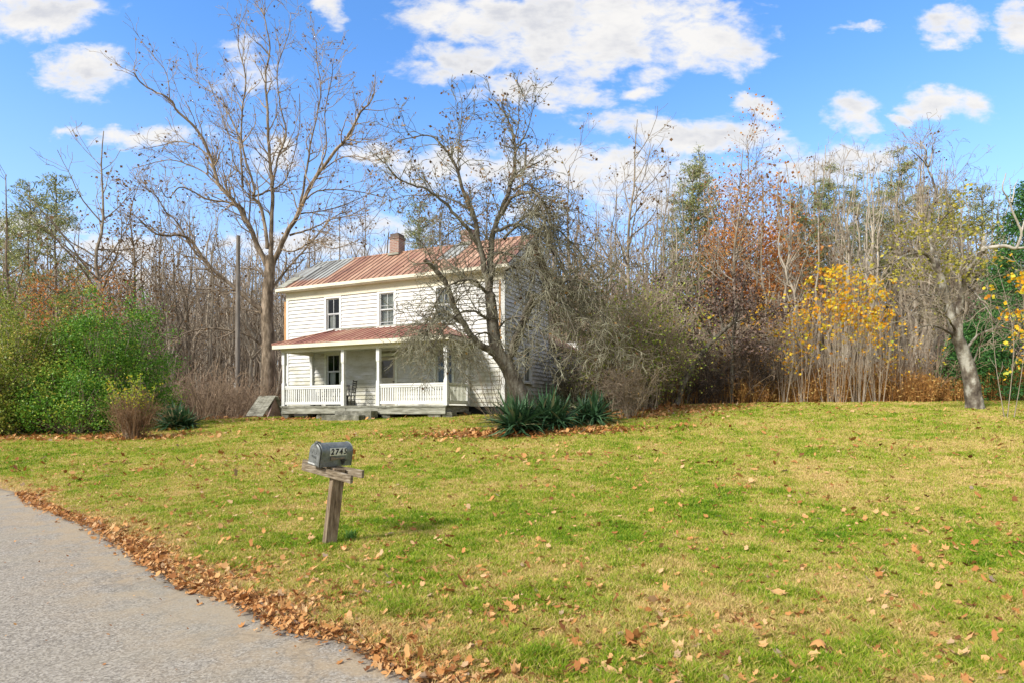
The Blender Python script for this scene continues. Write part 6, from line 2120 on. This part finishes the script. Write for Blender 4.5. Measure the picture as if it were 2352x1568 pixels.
MARKS = [(-100, 'at the left edge above the olive bush'), (110, 'behind the olive bush'), (200, 'behind the bright green bush'), (300, 'over the brown shrub'), (370, 'over the left yucca'), (440, 'midway from yucca to wooden pole'), (500, 'close left of the wooden pole'),
         (550, 'between wooden pole and sycamore trunk'), (625, 'behind the left end of the house'), (720, 'behind the left half of the roof'), (880, 'behind the brick chimney'), (980, 'behind the right half of the roof'), (1100, 'behind the apple tree crown'),
         (1230, 'behind the drooping apple twigs'), (1330, 'left of the forked bare tree'), (1430, 'right of the forked bare tree'), (1510, 'round the left pine'), (1600, 'between left pine and rust oak'), (1680, 'behind the tallest rust oak'), (1760, 'right of the tallest rust oak'),
         (1830, 'above the left of the yellow saplings'), (1890, 'behind the brightest yellow saplings'), (1950, 'above the right of the yellow saplings'), (2010, 'round the tallest dark pine'), (2080, 'right of the tallest dark pine'), (2140, 'behind the crown of the old leaning tree'),
         (2210, 'above the trunk of the old leaning tree'), (2280, 'behind the dark conifer at right')]
zones = [(1500, 1790, (33, 58), (400, 530), 38, ['f1', 'f2', 's1', 's2', 'f3', 's3'], 'round the rust oaks'), (1800, 2200, (31, 56), (345, 480), 60, ['f2', 's1', 's3', 'f1', 's2', 'f4'], 'behind the yellow saplings'),
         (2190, 2420, (33, 50), (400, 540), 24, ['f2', 'w1', 's1', 'f3'], 'behind the old leaning tree'), (1230, 1500, (34, 56), (430, 600), 30, ['f3', 'w2', 'y1', 's2', 'f1'], 'behind the thicket'),
         (640, 1230, (42, 60), (500, 600), 22, ['f1', 'w1', 'f3', 'y2'], 'behind the house'), (360, 640, (37, 60), (470, 660), 38, ['f1', 's2', 'f3', 's3', 'f2', 'y1'], 'round the wooden pole'),
         (-60, 360, (34, 55), (440, 640), 22, ['w2', 'f3', 'y1', 's2', 'd1'], 'above the left bushes')]
WOOD = {}
for (xa, xb, dd, tt, n, ks, grp) in zones:
    for i in range(n + n // 2):
        young = i >= n
        k = ['y1', 'y2'][i % 2] if young else ks[int(r.integers(len(ks)))]
        xv = r.uniform(xa, xb) if young else xa + (xb - xa) * (i + r.random()) / n
        d = r.uniform(dd[0] - 1, dd[1] - 8) if young else r.uniform(*dd)
        top = 944 - (r.uniform(3.5, 8) / d * F) if young else r.uniform(*tt)
        mark = [m_ for (x_, m_) in MARKS if x_ <= xv][-1]
        dep = 'in the front rows' if d < dd[0] + .35 * (dd[1] - dd[0]) else 'deep in the wood' if d > dd[0] + .7 * (dd[1] - dd[0]) else 'in the wood'
        o = plant_tree(k, xv, d, top, None, group='trees of the wood ' + grp, kind='tree' if k == 'd1' else 'young_tree' if young else 'bare_tree', rot=r.uniform(0, 6.28))
        WOOD.setdefault((LOOK[k] + ' ' + dep + ' ' + mark), []).append((xv, o))
single_out(WOOD)


# undergrowth and the far wood: masses nobody could count
def mass(name, label, cat, spots, shapes, scale):
    Vs, Qs, b = [], [], 0
    for i, (x, y) in enumerate(spots):
        V, Q = shapes[i % len(shapes)]
        a = r.uniform(0, 6.28); sc = scale * r.uniform(.6, 1.25)
        R_ = np.array([[math.cos(a), -math.sin(a), 0], [math.sin(a), math.cos(a), 0], [0, 0, 1]])
        Vs.append(V @ R_.T * sc + np.array([x, y, H(x, y)])); Qs.append(Q + b); b += len(V)
    return np.concatenate(Vs), np.concatenate(Qs)


def read_mesh(me):
    V = np.empty(len(me.vertices) * 3, np.float32); me.vertices.foreach_get('co', V)
    Q = np.empty(len(me.loops), np.int32); me.loops.foreach_get('vertex_index', Q)
    return V.reshape(-1, 3), Q.reshape(-1, 4)


ug = [shrub_mesh(120, 2.6, 2.0, 22, 0, twig='twig_brown', dens=1.5, rmin=.009), shrub_mesh(121, 2.2, 1.6, 26, 0, twig='twig_brown', dens=1.5, rmin=.009)]
shapes = []
for a, b in ug:
    V1, Q1 = read_mesh(a); V2, Q2 = read_mesh(b)
    shapes.append((np.vstack([V1, V2]), np.vstack([Q1, Q2 + len(V1)])))
spots = []
while len(spots) < 420:
    d = r.uniform(27, 50); xv = r.uniform(-60, 2420); x = (xv - 1176) / F * d
    if 620 < xv < 1300 and d < 44: continue
    if float(lawn_mask(np.array([x]), np.array([d]))[0]) > .02: continue
    spots.append((x, d))
V, Q = mass('undergrowth', '', '', spots, shapes, 1.0)
me = raw_mesh('undergrowth', V, Q, None, mats=[M['twig_under']])
o = bpy.data.objects.new('undergrowth', me); link(o); tag(o, 'brown tangle of leafless undergrowth on the forest floor', 'undergrowth', kind='stuff')
# far wood on the hillside
fw = Plant(130)
sp = []
for k in range(4200):
    d = r.uniform(52, 120); xv = r.uniform(-300, 2650); x = (xv - 1176) / F * d
    z = H(x, d); h = r.uniform(7, 14)
    A, R = fw.limb([(x, d, z - .3), (x + r.normal(0, .3), d, z + h * .5), (x + r.normal(0, .5), d, z + h)], .12, .03, 0, 0, n=4)
    for j in range(9):
        t = r.uniform(.3, 1); q = A[0] + (A[-1] - A[0]) * t; a = r.uniform(0, 6.28); l = r.uniform(1, 2.4)
        e = q + np.array([math.cos(a) * l, math.sin(a) * l, l * 1.1])
        fw.paths[0].append((np.array([q, (q + e) / 2 + r.normal(0, .15, 3), e]), np.array([.045, .03, .015])))
V, Q = fw.tube_mesh('far_wood', 0, None, sides=(4, 3, 3, 3))
me = raw_mesh('far_wood', V, Q, None, mats=[M['twig_pale']])
o = bpy.data.objects.new('far_wood', me); link(o); tag(o, 'far leafless wood covering the hillside behind everything', 'wood', kind='stuff')
